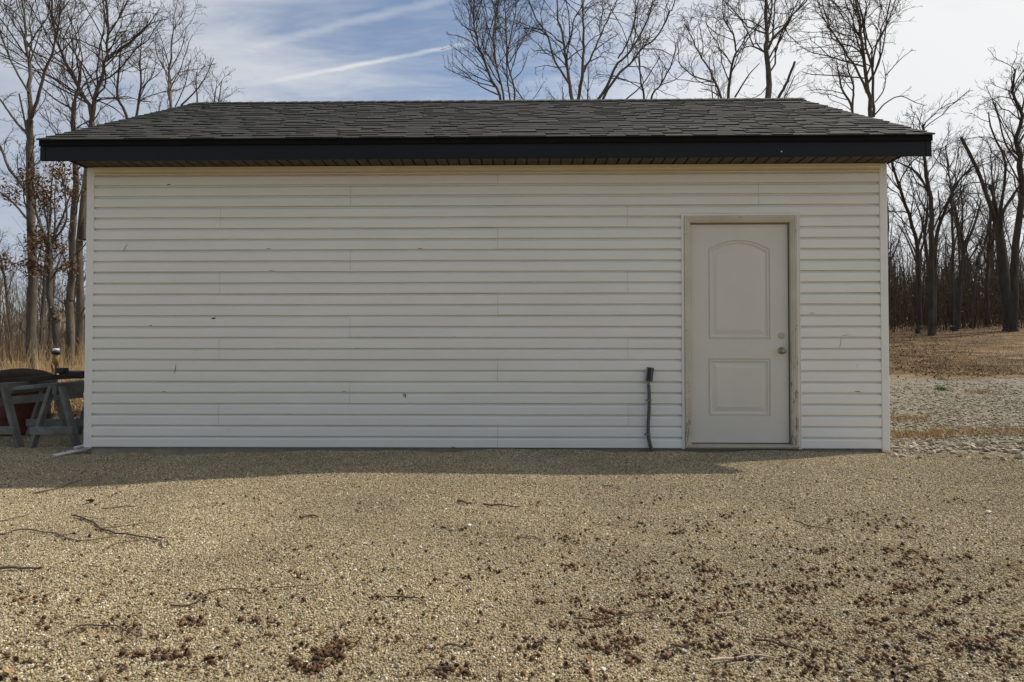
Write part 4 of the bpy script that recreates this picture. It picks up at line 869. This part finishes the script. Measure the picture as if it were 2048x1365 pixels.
x = rng.uniform(11, 40, n); y = rng.uniform(25, 38, n); lp = np.stack([x, y, zg(x, y)+rng.gamma(1.6, 0.55, n)], -1)
setp(link('brown_leaves', leaves_mesh(lp, rng, 0.07), M['leaf_at']), 'rust brown leaves still hanging in the brush beyond the lawn', 'leaves', kind='stuff')
# lawn: dry blades, then litter
def blades(name, n, xs, ys, h, wd, mat, label, cat, seed, kind='stuff', parent=None, origin=None):
    rng = np.random.default_rng(seed); m_ = len(xs); i = rng.integers(0, m_, n) if n else np.arange(m_)
    x = xs[i]; y = ys[i]; z = zg(x, y); a = rng.uniform(0, 6.28, len(x)); hh = h*rng.uniform(0.4, 1.2, len(x)); ln = rng.normal(0, 0.5, (len(x), 2))*hh[:, None]
    V = np.stack([np.stack([x-np.cos(a)*wd, y-np.sin(a)*wd, z-0.004], -1), np.stack([x+np.cos(a)*wd, y+np.sin(a)*wd, z-0.004], -1), np.stack([x+ln[:, 0], y+ln[:, 1], z+hh], -1)], 1).reshape(-1, 3)
    if origin is not None: V = V-np.array(origin)
    me_ = np_mesh(name, V, [np.arange(len(V)).reshape(-1, 3)]); a_ = me_.attributes.new('rnd', 'FLOAT', 'POINT'); a_.data.foreach_set('value', np.repeat(rng.random(len(x)), 3).astype(np.float32))
    o = link(name, me_, M[mat]); setp(o, label, cat, kind=kind)
    if origin is not None: o.location = origin
    return o
rng = np.random.default_rng(61); n = 60000
y = 5.6+20.5*rng.random(n)**1.4; x = rng.uniform(3.8, 10, n)+ (y-6)*rng.uniform(0.1, 0.75, n); kp = y > 6.9+0.7*np.sin(x*0.9+1)+0.4*np.sin(x*2.7); x, y = x[kp], y[kp]
blades('lawn_grass', 0, x, y, 0.035, 0.006, 'lawnblade', 'short dry brown grass of the lawn beyond the gravel', 'grass', 62)
n = 26000; x = rng.uniform(-9, -3.75, n); y = rng.uniform(2.8, 11, n)
blades('lawn_grass', 0, x, y, 0.09, 0.005, 'drygrass', 'dry grass and leaf litter in the sun behind the sawhorses', 'grass', 63)
n = 2600; y = rng.uniform(6.5, 25, n); x = rng.uniform(3.6, 9, n)+(y-6)*rng.uniform(0.1, 0.7, n); lp = np.stack([x, y, zg(x, y)+0.02], -1)
x2 = rng.uniform(-9, -3.75, 1800); y2 = rng.uniform(2.4, 11, 1800); lp = np.concatenate([lp, np.stack([x2, y2, zg(x2, y2)+0.02], -1)])
setp(link('fallen_leaves', leaves_mesh(lp, rng, 0.034), M['leaf_at']), 'scattered fallen leaves over the dry lawn', 'leaves', kind='stuff')
# strips of dry grass growing in the stone, and green tufts
def strip(px0, px1, py, sp, n, seed):
    rng = np.random.default_rng(seed); X_, Y_ = [], []
    for _ in range(n):
        p = gnd(rng.uniform(px0, px1), py+rng.normal(0, sp)); X_.append(p[0]); Y_.append(p[1])
    return np.array(X_), np.array(Y_)
sx1 = strip(1782, 1905, 872, 5, 900, 71); sx2 = strip(1860, 2060, 866, 6, 900, 72); sx3 = strip(1782, 1860, 838, 3, 350, 73); sx4 = strip(1930, 1980, 786, 3, 250, 74)
blades('dry_grass_strip', 0, np.concatenate([s_[0] for s_ in (sx1, sx2, sx3, sx4)]), np.concatenate([s_[1] for s_ in (sx1, sx2, sx3, sx4)]), 0.055, 0.004, 'drygrass', 'strips of dry tan grass growing through the crushed stone', 'grass', 75)
for (px, py, wpx, nb, lab) in ((1885, 780, 14, 260, 'largest bright green grass tuft in the crushed stone'), (1884, 760, 8, 120, 'small green grass tuft behind the larger tuft'), (2026, 749, 6, 90, 'tiny green grass tuft at the lawn edge, far right')):
    rng = np.random.default_rng(px); c0_ = gnd(px, py); dd = c0_[1]-CAM[1]
    x = c0_[0]+rng.normal(0, wpx*0.45*dd/FPX, nb); y = c0_[1]+rng.normal(0, 0.07, nb)
    blades('grass_tuft', 0, x, y, 0.05, 0.004, 'greengrass', lab, 'grass', px, kind='thing', origin=(c0_[0], c0_[1], c0_[2]))

# ------------------------------------------------------------------ stones, gravel
def rock_mesh(seed, sub=2, flat=0.6):
    bm = bmesh.new(); bmesh.ops.create_icosphere(bm, subdivisions=sub, radius=1.0); r = random.Random(seed)
    pl = [(Vector((r.gauss(0, 1), r.gauss(0, 1), r.gauss(0, 1))).normalized(), r.uniform(0.50, 0.85)) for _ in range(12)]
    for v in bm.verts:
        for nrm_, d in pl:
            k = v.co.dot(nrm_)
            if k > d: v.co -= nrm_*(k-d)
        v.co *= r.uniform(0.96, 1.04); v.co.z *= flat; v.co.x *= 1.25
    me_ = bpy.data.meshes.new('rock'); bm.to_mesh(me_); bm.free(); return me_
rocks = [rock_mesh(i, 1, random.uniform(0.55, 0.85)) for i in range(7)]
for r_ in rocks: r_.materials.append(M['rock'])
rng = np.random.default_rng(81); named = {0: 'largest pale flat rock right of the shed corner', 1: 'squared grey rock at the right edge of the rock row', 2: 'pale cream rock touching the shed corner post', 3: 'tan rounded rock at far right of the rock row'}
spec = [(1957, 893, 26, 12), (2029, 908, 20, 14), (1791, 899, 14, 8), (2040, 919, 20, 8)]
for i in range(92):
    if i < 4: px, py, wpx, _ = spec[i]
    else:
        px = rng.uniform(1786, 2056); py = 897+ (px-1786)*0.03+rng.normal(0, 9) if i < 70 else rng.uniform(840, 885); wpx = rng.uniform(6, 18) if i < 70 else rng.uniform(5, 9)
        if py > 924: continue
    p = gnd(px, py); s = wpx*(p[1]-CAM[1])/FPX/2
    o = bpy.data.objects.new('rock', rocks[int(rng.integers(7))]); C.objects.link(o); o.location = (p[0], p[1], p[2]+s*0.38); o.scale = (s*1.1,)*3
    o.rotation_euler = (rng.normal(0, 0.25), rng.normal(0, 0.25), rng.uniform(0, 6.28))
    setp(o, named.get(i, 'broken limestone rock among others right of the shed corner'), 'rock', 'broken rocks right of the shed')
# crushed stone: thousands of small angular pieces, one mass
def bits(name, x, y, s, mat, label, cat, seed, lift=0.25, flat=0.6):
    rng = np.random.default_rng(seed); n = len(x)
    O = np.array([[1, 0, 0], [-1, 0, 0], [0, 1, 0], [0, -1, 0], [0, 0, 1], [0, 0, -1.0]])
    V = O[None]*rng.uniform(0.65, 1.15, (n, 6, 1))+rng.normal(0, 0.16, (n, 6, 3)); V[:, :, 2] *= flat
    a = rng.uniform(0, 6.28, n); ca, sa = np.cos(a)[:, None], np.sin(a)[:, None]
    Vx = V[:, :, 0]*ca-V[:, :, 1]*sa; Vy = V[:, :, 0]*sa+V[:, :, 1]*ca
    V = np.stack([Vx, Vy, V[:, :, 2]], -1)*s[:, None, None]+np.stack([x, y, zg(x, y)+s*lift], -1)[:, None]
    T = np.array([[0, 2, 4], [2, 1, 4], [1, 3, 4], [3, 0, 4], [2, 0, 5], [1, 2, 5], [3, 1, 5], [0, 3, 5]])
    Fc = (np.arange(n)[:, None, None]*6+T[None]).reshape(-1, 3)
    me_ = np_mesh(name, V.reshape(-1, 3), [Fc]); a_ = me_.attributes.new('rnd', 'FLOAT', 'POINT'); a_.data.foreach_set('value', np.repeat(rng.random(n), 6).astype(np.float32))
    return setp(link(name, me_, M[mat]), label, cat, kind='stuff')
rng = np.random.default_rng(82); n = 24000; y = -0.15+8.2*rng.random(n)**1.3; x = 3.74+rng.random(n)*(3.2+y*0.55)
keep = (y > 0.15*np.sin(x*3)-0.05) & (rng.random(n) < 1-sst(y+0.9*np.sin(x*1.3+0.6)+0.5*np.sin(x*3.7), 3.6, 7.2))
bits('crushed_stone', x[keep], y[keep], (0.006+0.019*rng.random(n)**2.4)[keep], 'rock_at', 'crushed pale limestone covering the ground right of the shed', 'crushed stone', 83)
# gravel: loose pebbles on the yard in front, instanced on points
def pebble_field(name, n, seed, ymin, ymax, s0, s1, label, fade=(0.01, 0.01)):
    rng = np.random.default_rng(seed); px = rng.uniform(-60, 2108, n); u = rng.random(n)
    y = ymin+(ymax-ymin)*u; dd = y-CAM[1]; x = CAM[0]+dd*((px-1050)/FPX)
    # even cover on the ground, not in the picture: thin out by distance, fading in and out at the ends
    keep = rng.random(n) < dd/(ymax-CAM[1]); keep &= rng.random(n) < sst(y, ymin, ymin+fade[0])*(1-sst(y, ymax-fade[1], ymax+0.001)); x, y = x[keep], y[keep]
    keep = ~((np.abs(x) < W2) & (y > -0.005)) & ~((x > 3.9+0.2*np.sin(y*7)) & (y > -0.1)); x, y = x[keep], y[keep]
    me_ = bpy.data.meshes.new(name); sz_ = (s0*(s1/s0)**rng.random(len(x))).astype(np.float32); V = np.stack([x, y, zg(x, y)+sz_*0.35], -1).astype(np.float32)
    me_.vertices.add(len(V)); me_.vertices.foreach_set('co', V.ravel()); me_.update()
    a_ = me_.attributes.new('sz', 'FLOAT', 'POINT'); a_.data.foreach_set('value', sz_)
    a_ = me_.attributes.new('rot', 'FLOAT_VECTOR', 'POINT'); a_.data.foreach_set('vector', (rng.random((len(V), 3))*6.28).astype(np.float32).ravel())
    o = link(name, me_, M['pebbles']); setp(o, label, 'gravel', kind='stuff')
    t = bpy.data.node_groups.new(name, 'GeometryNodeTree'); t.interface.new_socket('Geometry', in_out='INPUT', socket_type='NodeSocketGeometry'); t.interface.new_socket('Geometry', in_out='OUTPUT', socket_type='NodeSocketGeometry')
    nd = t.nodes.new; gi = nd('NodeGroupInput'); go = nd('NodeGroupOutput'); ip = nd('GeometryNodeInstanceOnPoints'); t.links.new(gi.outputs[0], ip.inputs['Points'])
    jn = nd('GeometryNodeGeometryToInstance')
    for v in range(4):
        ic = nd('GeometryNodeMeshIcoSphere'); ic.inputs['Radius'].default_value = 1.0; ic.inputs['Subdivisions'].default_value = 1
        sp = nd('GeometryNodeSetPosition'); nz = nd('ShaderNodeTexNoise'); nz.noise_dimensions = '4D'; nz.inputs['W'].default_value = v*3.7+seed; nz.inputs['Scale'].default_value = 1.1
        vm = nd('ShaderNodeVectorMath'); vm.operation = 'MULTIPLY_ADD'; t.links.new(nz.outputs['Color'], vm.inputs[0]); vm.inputs[1].default_value = (1.3, 1.3, 1.3); vm.inputs[2].default_value = (-0.65, -0.65, -0.65)
        t.links.new(ic.outputs[0], sp.inputs['Geometry']); t.links.new(vm.outputs[0], sp.inputs['Offset'])
        tr = nd('GeometryNodeTransform'); tr.inputs['Scale'].default_value = (1.15, 0.9, 0.72); t.links.new(sp.outputs[0], tr.inputs['Geometry'])
        sm = nd('GeometryNodeSetMaterial'); sm.inputs['Material'].default_value = M['pebbles']; t.links.new(tr.outputs[0], sm.inputs['Geometry']); t.links.new(sm.outputs[0], jn.inputs[0])
    t.links.new(jn.outputs[0], ip.inputs['Instance']); ip.inputs['Pick Instance'].default_value = True
    na = nd('GeometryNodeInputNamedAttribute'); na.data_type = 'FLOAT'; na.inputs['Name'].default_value = 'sz'; t.links.new(na.outputs['Attribute'], ip.inputs['Scale'])
    nr = nd('GeometryNodeInputNamedAttribute'); nr.data_type = 'FLOAT_VECTOR'; nr.inputs['Name'].default_value = 'rot'; t.links.new(nr.outputs['Attribute'], ip.inputs['Rotation'])
    ri = nd('FunctionNodeRandomValue'); ri.data_type = 'INT'; ri.inputs['Min'].default_value = 0 if 'Min' in ri.inputs else 0
    for s_ in ri.inputs:
        if s_.type == 'INT' and s_.name == 'Max': s_.default_value = 3
    o_ = [q for q in ri.outputs if q.type == 'INT'][0]; t.links.new(o_, ip.inputs['Instance Index'])
    t.links.new(ip.outputs[0], go.inputs[0]); md = o.modifiers.new('pebbles', 'NODES'); md.node_group = t
    return o
pebble_field('gravel', 380000, 91, -4.75, -1.6, 0.0022, 0.0050, 'fine tan pea gravel in the foreground of the yard', (0.01, 1.4))
pebble_field('gravel', 460000, 92, -3.4, 1.2, 0.0028, 0.0060, 'fine tan pea gravel of the yard close to the shed', (1.6, 0.3))
pm = [rock_mesh(50+i, 1, 0.7) for i in range(4)]
for r_ in pm: r_.materials.append(M['stone_grey'])
big = [(904, 1063, 15), (728, 1090, 11), (841, 1098, 11), (836, 1117, 9), (975, 1093, 12), (710, 1143, 10), (739, 1147, 9), (774, 1166, 9), (1003, 1141, 8), (939, 1053, 9), (1000, 1108, 8), (1313, 1265, 13), (1369, 1308, 15), (1207, 1343, 17), (862, 1298, 14), (1196, 1195, 10), (1977, 1028, 14), (1809, 1038, 14), (1907, 1101, 14), (1773, 1295, 18), (1578, 1107, 9), (1699, 1347, 16), (286, 1271, 17), (1790, 960, 14), (1365, 1305, 12), (653, 1226, 9), (492, 1090, 8), (1800, 1006, 10)]
nl = {0: 'flat pale grey stone lying alone on the gravel behind the acorns', 12: 'round grey stone next to a thick twig, lower right of centre', 13: 'dark grey broken stone at the bottom edge near the centre', 16: 'pale tan stone lying alone at the far right', 22: 'pinkish flat stone in the lower left gravel', 23: 'dark brown stone on bare gravel below the shed corner'}
rng = np.random.default_rng(95)
for i, (px, py, wp) in enumerate(big):
    p = gnd(px, py); s = wp*(p[1]-CAM[1])/FPX/2
    o = bpy.data.objects.new('stone', pm[i % 4]); C.objects.link(o); o.location = (p[0], p[1], p[2]+s*0.35+0.003); o.scale = (s*0.9,)*3; o.rotation_euler = (rng.normal(0, .2), rng.normal(0, .2), rng.uniform(0, 6.28))
    setp(o, nl.get(i, 'small pale stone larger than the gravel around it'), 'stone', 'stones larger than the gravel')

# ------------------------------------------------------------------ acorns, caps, twigs, leaves
am = bpy.data.meshes.new('acorn')
mb = MB().lathe([(0.001, -0.0105), (0.0042, -0.0095), (0.0066, -0.005), (0.0070, 0.0), (0.0062, 0.0045), (0.0040, 0.0085), (0.0014, 0.0105), (0.0006, 0.0125)], 9); am.from_pydata(mb.v, [], mb.f); am.update(); am.materials.append(M['acorn']); am.polygons.foreach_set('use_smooth', [True]*len(am.polygons))
cm_ = bpy.data.meshes.new('acorn_cap')
mb = MB().lathe([(0.0012, 0.0090), (0.0016, 0.0055), (0.0052, 0.0046), (0.0082, 0.0012), (0.0088, -0.0030), (0.0080, -0.0036), (0.0070, -0.0010), (0.0040, 0.0022), (0.0005, 0.0030)], 9); cm_.from_pydata(mb.v, [], mb.f); cm_.update(); cm_.materials.append(M['cap']); cm_.polygons.foreach_set('use_smooth', [True]*len(cm_.polygons))
rng = np.random.default_rng(111); cand = []
CL = [(660, 1305, 20, 10, 46, 'c'), (610, 1335, 26, 9, 34, 'c'), (690, 1288, 12, 6, 16, 'c'), (335, 1313, 24, 7, 26, 'c'), (425, 1325, 10, 6, 7, 'c'), (385, 1248, 20, 5, 22, 'c'), (525, 1249, 18, 4, 14, 'c'), (230, 1252, 26, 8, 14, 'c'), (90, 1250, 16, 8, 8, 'c'), (60, 1196, 26, 6, 14, 'c'), (905, 1342, 22, 7, 16, 'c'), (1066, 1290, 12, 6, 10, 'c'), (1180, 1300, 16, 8, 12, 'c'), (927, 1158, 12, 4, 7, 'c'), (800, 1196, 28, 5, 10, 'c'), (1308, 1192, 24, 6, 22, 'm'), (1210, 1234, 34, 6, 24, 'm'), (1340, 1200, 16, 6, 10, 'm'), (1630, 1335, 18, 10, 12, 'c'), (1815, 1130, 26, 8, 16, 'm'), (1700, 1150, 30, 8, 18, 'm'), (1490, 1185, 36, 10, 20, 'm'), (1960, 1290, 46, 14, 30, 'm'), (1760, 1325, 44, 12, 22, 'm'), (1400, 1240, 30, 10, 16, 'm'), (130, 1075, 40, 5, 8, 'c'), (320, 1084, 20, 6, 8, 'c'), (600, 1160, 20, 5, 6, 'c')]
for cx, cy, sx_, sy_, n_, k in CL:
    for _ in range(n_): cand.append((rng.normal(cx, sx_), rng.normal(cy, sy_), 'c' if k == 'c' and rng.random() < 0.93 else ('a' if rng.random() < 0.6 else 'c')))
for _ in range(75):
    cx, cy = rng.uniform(1080, 2060), 1000+330*rng.random()**0.9; k_ = rng.integers(4, 13); e_ = rng.uniform(0.5, 1.3)
    for _ in range(k_): cand.append((rng.normal(cx, 16*e_), rng.normal(cy, 4.5*e_), 'a' if rng.random() < 0.6 else 'c'))
for _ in range(16):
    cx, cy = rng.uniform(0, 1080), 985+350*rng.random(); k_ = rng.integers(3, 8)
    for _ in range(k_): cand.append((rng.normal(cx, 12), rng.normal(cy, 3), 'c'))
while len(cand) < 2050:
    px, py = rng.uniform(0, 2048), 958+414*rng.random()**1.35
    wt = 0.50*sst(px, 850, 1500)*sst(py, 985, 1110)*(1-0.55*sst(py, 1230, 1340))+0.08*sst(py, 1100, 1330)+0.17
    if px < 1000: wt *= 0.6
    if px > 1850: wt *= 0.25+0.75*sst(py, 1040, 1180)
    if rng.random() < wt: cand.append((px, py, 'a' if rng.random() < (0.62 if px > 1250 else 0.30) else 'c'))
items = []
for px, py, k in cand:
    p = gnd(px, min(py, 1378)); items.append((p, k, 1.0/(p[1]-CAM[1])))
items.sort(key=lambda q: -q[2])
cnt = {'a': 0, 'c': 0}; rest = []
for p, k, _ in items:
    s = rng.uniform(0.62, 0.98)
    if cnt[k] >= 290: rest.append((p, s)); continue
    cnt[k] += 1
    o = bpy.data.objects.new('acorn' if k == 'a' else 'acorn_cup', am if k == 'a' else cm_); C.objects.link(o); o.scale = (s, s, s)
    if k == 'a':
        o.location = (p[0], p[1], p[2]+0.0062*s+0.0048); o.rotation_euler = (math.pi/2+rng.normal(0, 0.25), rng.normal(0, 0.2), rng.uniform(0, 6.28)); setp(o, 'small brown acorn lying loose on the gravel', 'acorn', 'acorns on the gravel')
    else:
        o.location = (p[0], p[1], p[2]+0.0055*s+0.0048); o.rotation_euler = (rng.choice([0, math.pi, 1.2])+rng.normal(0, 0.5), rng.normal(0, 0.5), rng.uniform(0, 6.28)); setp(o, 'empty dark brown acorn cap lying on the gravel', 'acorn cap', 'acorn caps on the gravel')
if rest:
    rp = np.array([q[0] for q in rest]); bits('acorn_litter', rp[:, 0], rp[:, 1], np.array([q[1]*rng.uniform(0.008, 0.0125) for q in rest]), 'litter_at', 'farther acorns and caps strewn as brown specks on the gravel', 'acorn litter', 112, 0.95, 0.9)
px = rng.uniform(0, 2048, 2200); py = 925+440*rng.random(2200); q = np.array([gnd(a_, b_) for a_, b_ in zip(px, py)])
bits('bark_crumbs', q[:, 0], q[:, 1], 0.0028+0.0062*rng.random(2200)**2.2, 'litter_at', 'tiny brown bark crumbs strewn over the gravel', 'bark crumbs', 113, 0.8, 0.55)
def twig(pts, wpx, label, seed, side=3, pale=False, name='twig'):
    rng = np.random.default_rng(seed); P_ = []
    for (px, py) in pts: P_.append(gnd(px, py))
    P_ = np.array(P_); dd = P_[:, 1].mean()-CAM[1]; r = wpx*0.85*dd/FPX/2
    p, rr = catmull(P_, np.linspace(r, r*0.5, len(P_)), 16, rng, 0.13); p[:, 2] = zg(p[:, 0], p[:, 1])+rr+0.005+0.006*np.abs(np.sin(np.linspace(0, 5, 16)+seed))
    o0 = p.mean(0); V, Fc = tubes((p-o0)[None], rr[None], 6); Vs, Fs, nb = [V], [Fc], len(V)
    if side:
        L_ = np.linalg.norm(np.diff(p, axis=0), axis=1).sum()
        P1, R1 = spawn((p-o0)[None], rr[None], np.array([side]), 0.2, 0.95, (0.5, 1.0), np.array([L_*0.28]), 5, rng, r*0.6, r*0.3, 0.15, 0.0)
        P1[:, :, 2] = np.clip(P1[:, :, 2]*0.3, -0.002, 0.02); V1, F1 = tubes(P1, R1, 5); Vs.append(V1); Fs.append(F1+nb)
    o = link(name, np_mesh(name, np.concatenate(Vs), [np.concatenate(Fs)]), M['twig_pale' if pale else 'twig'], None, True); o.location = o0
    return setp(o, label, 'twig', 'twigs on the gravel')
TW = [([(143, 1037), (161, 1037), (205, 1061), (239, 1073), (290, 1081), (318, 1088), (326, 1098)], 5, 'forked dark twig ending near brown debris, left of centre', 4, 0),
      ([(-20, 1075), (20, 1070), (50, 1064), (110, 1072), (160, 1086), (235, 1078)], 4.5, 'long dark wavy twig running in from the left edge', 3, 0), ([(205, 1105), (239, 1090), (290, 1085)], 3, 'thin curved twig just under the forked dark twig', 1, 0),
      ([(68, 991), (120, 978), (164, 962)], 3, 'thin straight twig crossing the shadow line at left', 1, 0), ([(342, 1218), (386, 1214), (427, 1190), (478, 1182), (502, 1194)], 4.5, 'curved brown twig with pale left end', 2, 0),
      ([(137, 1272), (164, 1259), (222, 1257), (270, 1279)], 5, 'arched dark twig in the lower left corner area', 3, 0), ([(205, 1023), (240, 1018), (270, 1016)], 4, 'short flat twig left, above the forked twig', 2, 0), ([(0, 1047), (30, 1040), (62, 1030)], 3, 'thin slanting twig at the left edge', 1, 0),
      ([(-10, 1145), (35, 1142), (75, 1144)], 9, 'thick dark broken stick at the left edge', 2, 0), ([(772, 1201), (827, 1201), (854, 1215)], 4, 'bent twig near the centre of the gravel', 2, 0), ([(1147, 1244), (1209, 1244), (1280, 1232), (1319, 1225)], 5, 'long smooth twig below the acorn cluster right of centre', 1, 0),
      ([(889, 1297), (915, 1299), (940, 1303)], 7, 'stubby grey bark stick low in the centre', 0, 0), ([(850, 1348), (880, 1345), (912, 1344)], 8, 'short split stick at the bottom edge beside acorn caps', 0, 0), ([(967, 1014), (1000, 1015), (1041, 1018)], 5, 'dark twig lying flat just beyond the centre', 2, 0),
      ([(916, 1006), (930, 1010), (944, 1012)], 7, 'short dark stub of wood nearest the shadow, centre', 0, 0), ([(1342, 1301), (1368, 1300), (1393, 1293)], 8, 'thick pinkish twig beside a round grey stone', 1, 0), ([(1034, 1080), (1060, 1078), (1084, 1084)], 3, 'hair thin arched twig in the middle gravel', 1, 0),
      ([(1205, 975), (1222, 977), (1241, 982)], 3, 'tiny slanting twig near the shadow, right of centre', 0, 0), ([(600, 1041), (618, 1036), (635, 1038)], 7, 'flat dark bark sliver left of centre', 1, 0), ([(1420, 1331), (1478, 1322), (1520, 1320), (1560, 1323)], 7.5, 'pale peeled stick arching at the lower right', 0, 1),
      ([(1440, 1336), (1490, 1334), (1515, 1328)], 4, 'thin pale stick right under the peeled stick', 0, 1), ([(1509, 1288), (1560, 1295), (1608, 1313)], 6, 'dark twig sloping down to the right, lower right', 1, 0), ([(1433, 1237), (1478, 1228), (1519, 1231)], 4.5, 'pale grey twig right of the acorn cap, mid right', 1, 1),
      ([(1785, 1357), (1803, 1344), (1861, 1336)], 10, 'thickest crooked stick at the lower right edge', 1, 0), ([(1330, 1306), (1375, 1297), (1410, 1289)], 5, 'knobbly twig entering the right half low down', 1, 0), ([(1587, 1047), (1632, 1059), (1683, 1066)], 3.5, 'thin twig slanting down right in the upper right gravel', 1, 0),
      ([(1418, 1163), (1450, 1158), (1485, 1159)], 3, 'thin bowed twig in the mid right gravel', 0, 0), ([(1891, 1320), (1896, 1331), (1899, 1341)], 5, 'short upright lying twig near the thickest crooked stick', 0, 0), ([(1180, 1160), (1187, 1148), (1193, 1130)], 2.5, 'hair thin straw pointing away right of centre', 0, 1), ([(540, 1180), (600, 1178), (650, 1172)], 2.5, 'faint straight straw left of the centre', 0, 0)]
for i, (pts, wd, lab, sd_, pale) in enumerate(TW): twig(pts, wd, lab, 300+i, sd_, pale)
def leaf(px, py, wpx, label, seed):
    rng = np.random.default_rng(seed); p = gnd(px, py); s = wpx*(p[1]-CAM[1])/FPX/2; n_ = 9; mb = MB()
    up_, lo_ = [], []
    for i in range(n_):
        u = i/(n_-1); wv = 0.42*math.sin(math.pi*min(1, u*0.93+0.04))*(1+0.35*math.sin(u*21+seed)); c_ = 0.30*math.sin(u*3.0+seed)
        up_.append((-1+2*u, wv, c_+0.32*abs(wv)*rng.uniform(0.5, 1.5))); lo_.append((-1+2*u, -wv, c_+0.45*abs(wv)*rng.uniform(0.3, 1.5)))
    md = [(-1+2*i/(n_-1), 0, 0.30*math.sin(i/(n_-1)*3.0+seed)) for i in range(n_)]
    mb.v = up_+md+lo_
    for r_ in (0, 1):
        for i in range(n_-1): mb.f.append((r_*n_+i, r_*n_+i+1, (r_+1)*n_+i+1, (r_+1)*n_+i))
    mb.v = [(a_*s, b_*s, c_*s) for a_, b_, c_ in mb.v]
    o = mb.build('dead_leaf', M['dead_leaf'], None, True); o.location = (p[0], p[1], p[2]+0.35*s); o.rotation_euler = (rng.normal(0, .2), rng.normal(0, .2), rng.uniform(0, 6.28)); return setp(o, label, 'leaf', 'dead leaves on the gravel')
for i, (px, py, wp, lab) in enumerate([(163, 948, 20, 'orange brown leaf in the shed shadow at left'), (180, 1008, 34, 'curled tan leaf left, just beyond the shadow'), (18, 1352, 40, 'dark curled leaf in the bottom left corner'), (200, 1276, 22, 'reddish curled leaf below the arched twig'), (1178, 1322, 26, 'crumpled orange leaf at the bottom right of centre'), (1285, 1300, 20, 'yellow brown leaf beside the round grey stone'), (1630, 1310, 26, 'torn yellow brown leaf right of the sloping dark twig'), (1800, 1228, 44, 'flat pale brown leaf at the mid right'), (1790, 1352, 24, 'yellow leaf touching the thickest crooked stick'), (1950, 1290, 36, 'dark crumpled leaf at the lower right'), (2030, 1140, 26, 'red brown leaf at the right edge'), (75, 1140, 26, 'brown leaf stuck by the thick broken stick'), (1900, 1172, 20, 'small orange leaf right of the acorn field'), (1885, 778, 12, 'brown leaf standing near the green tuft')]):
    if i < 13: leaf(px, py, wp, lab, 500+i)
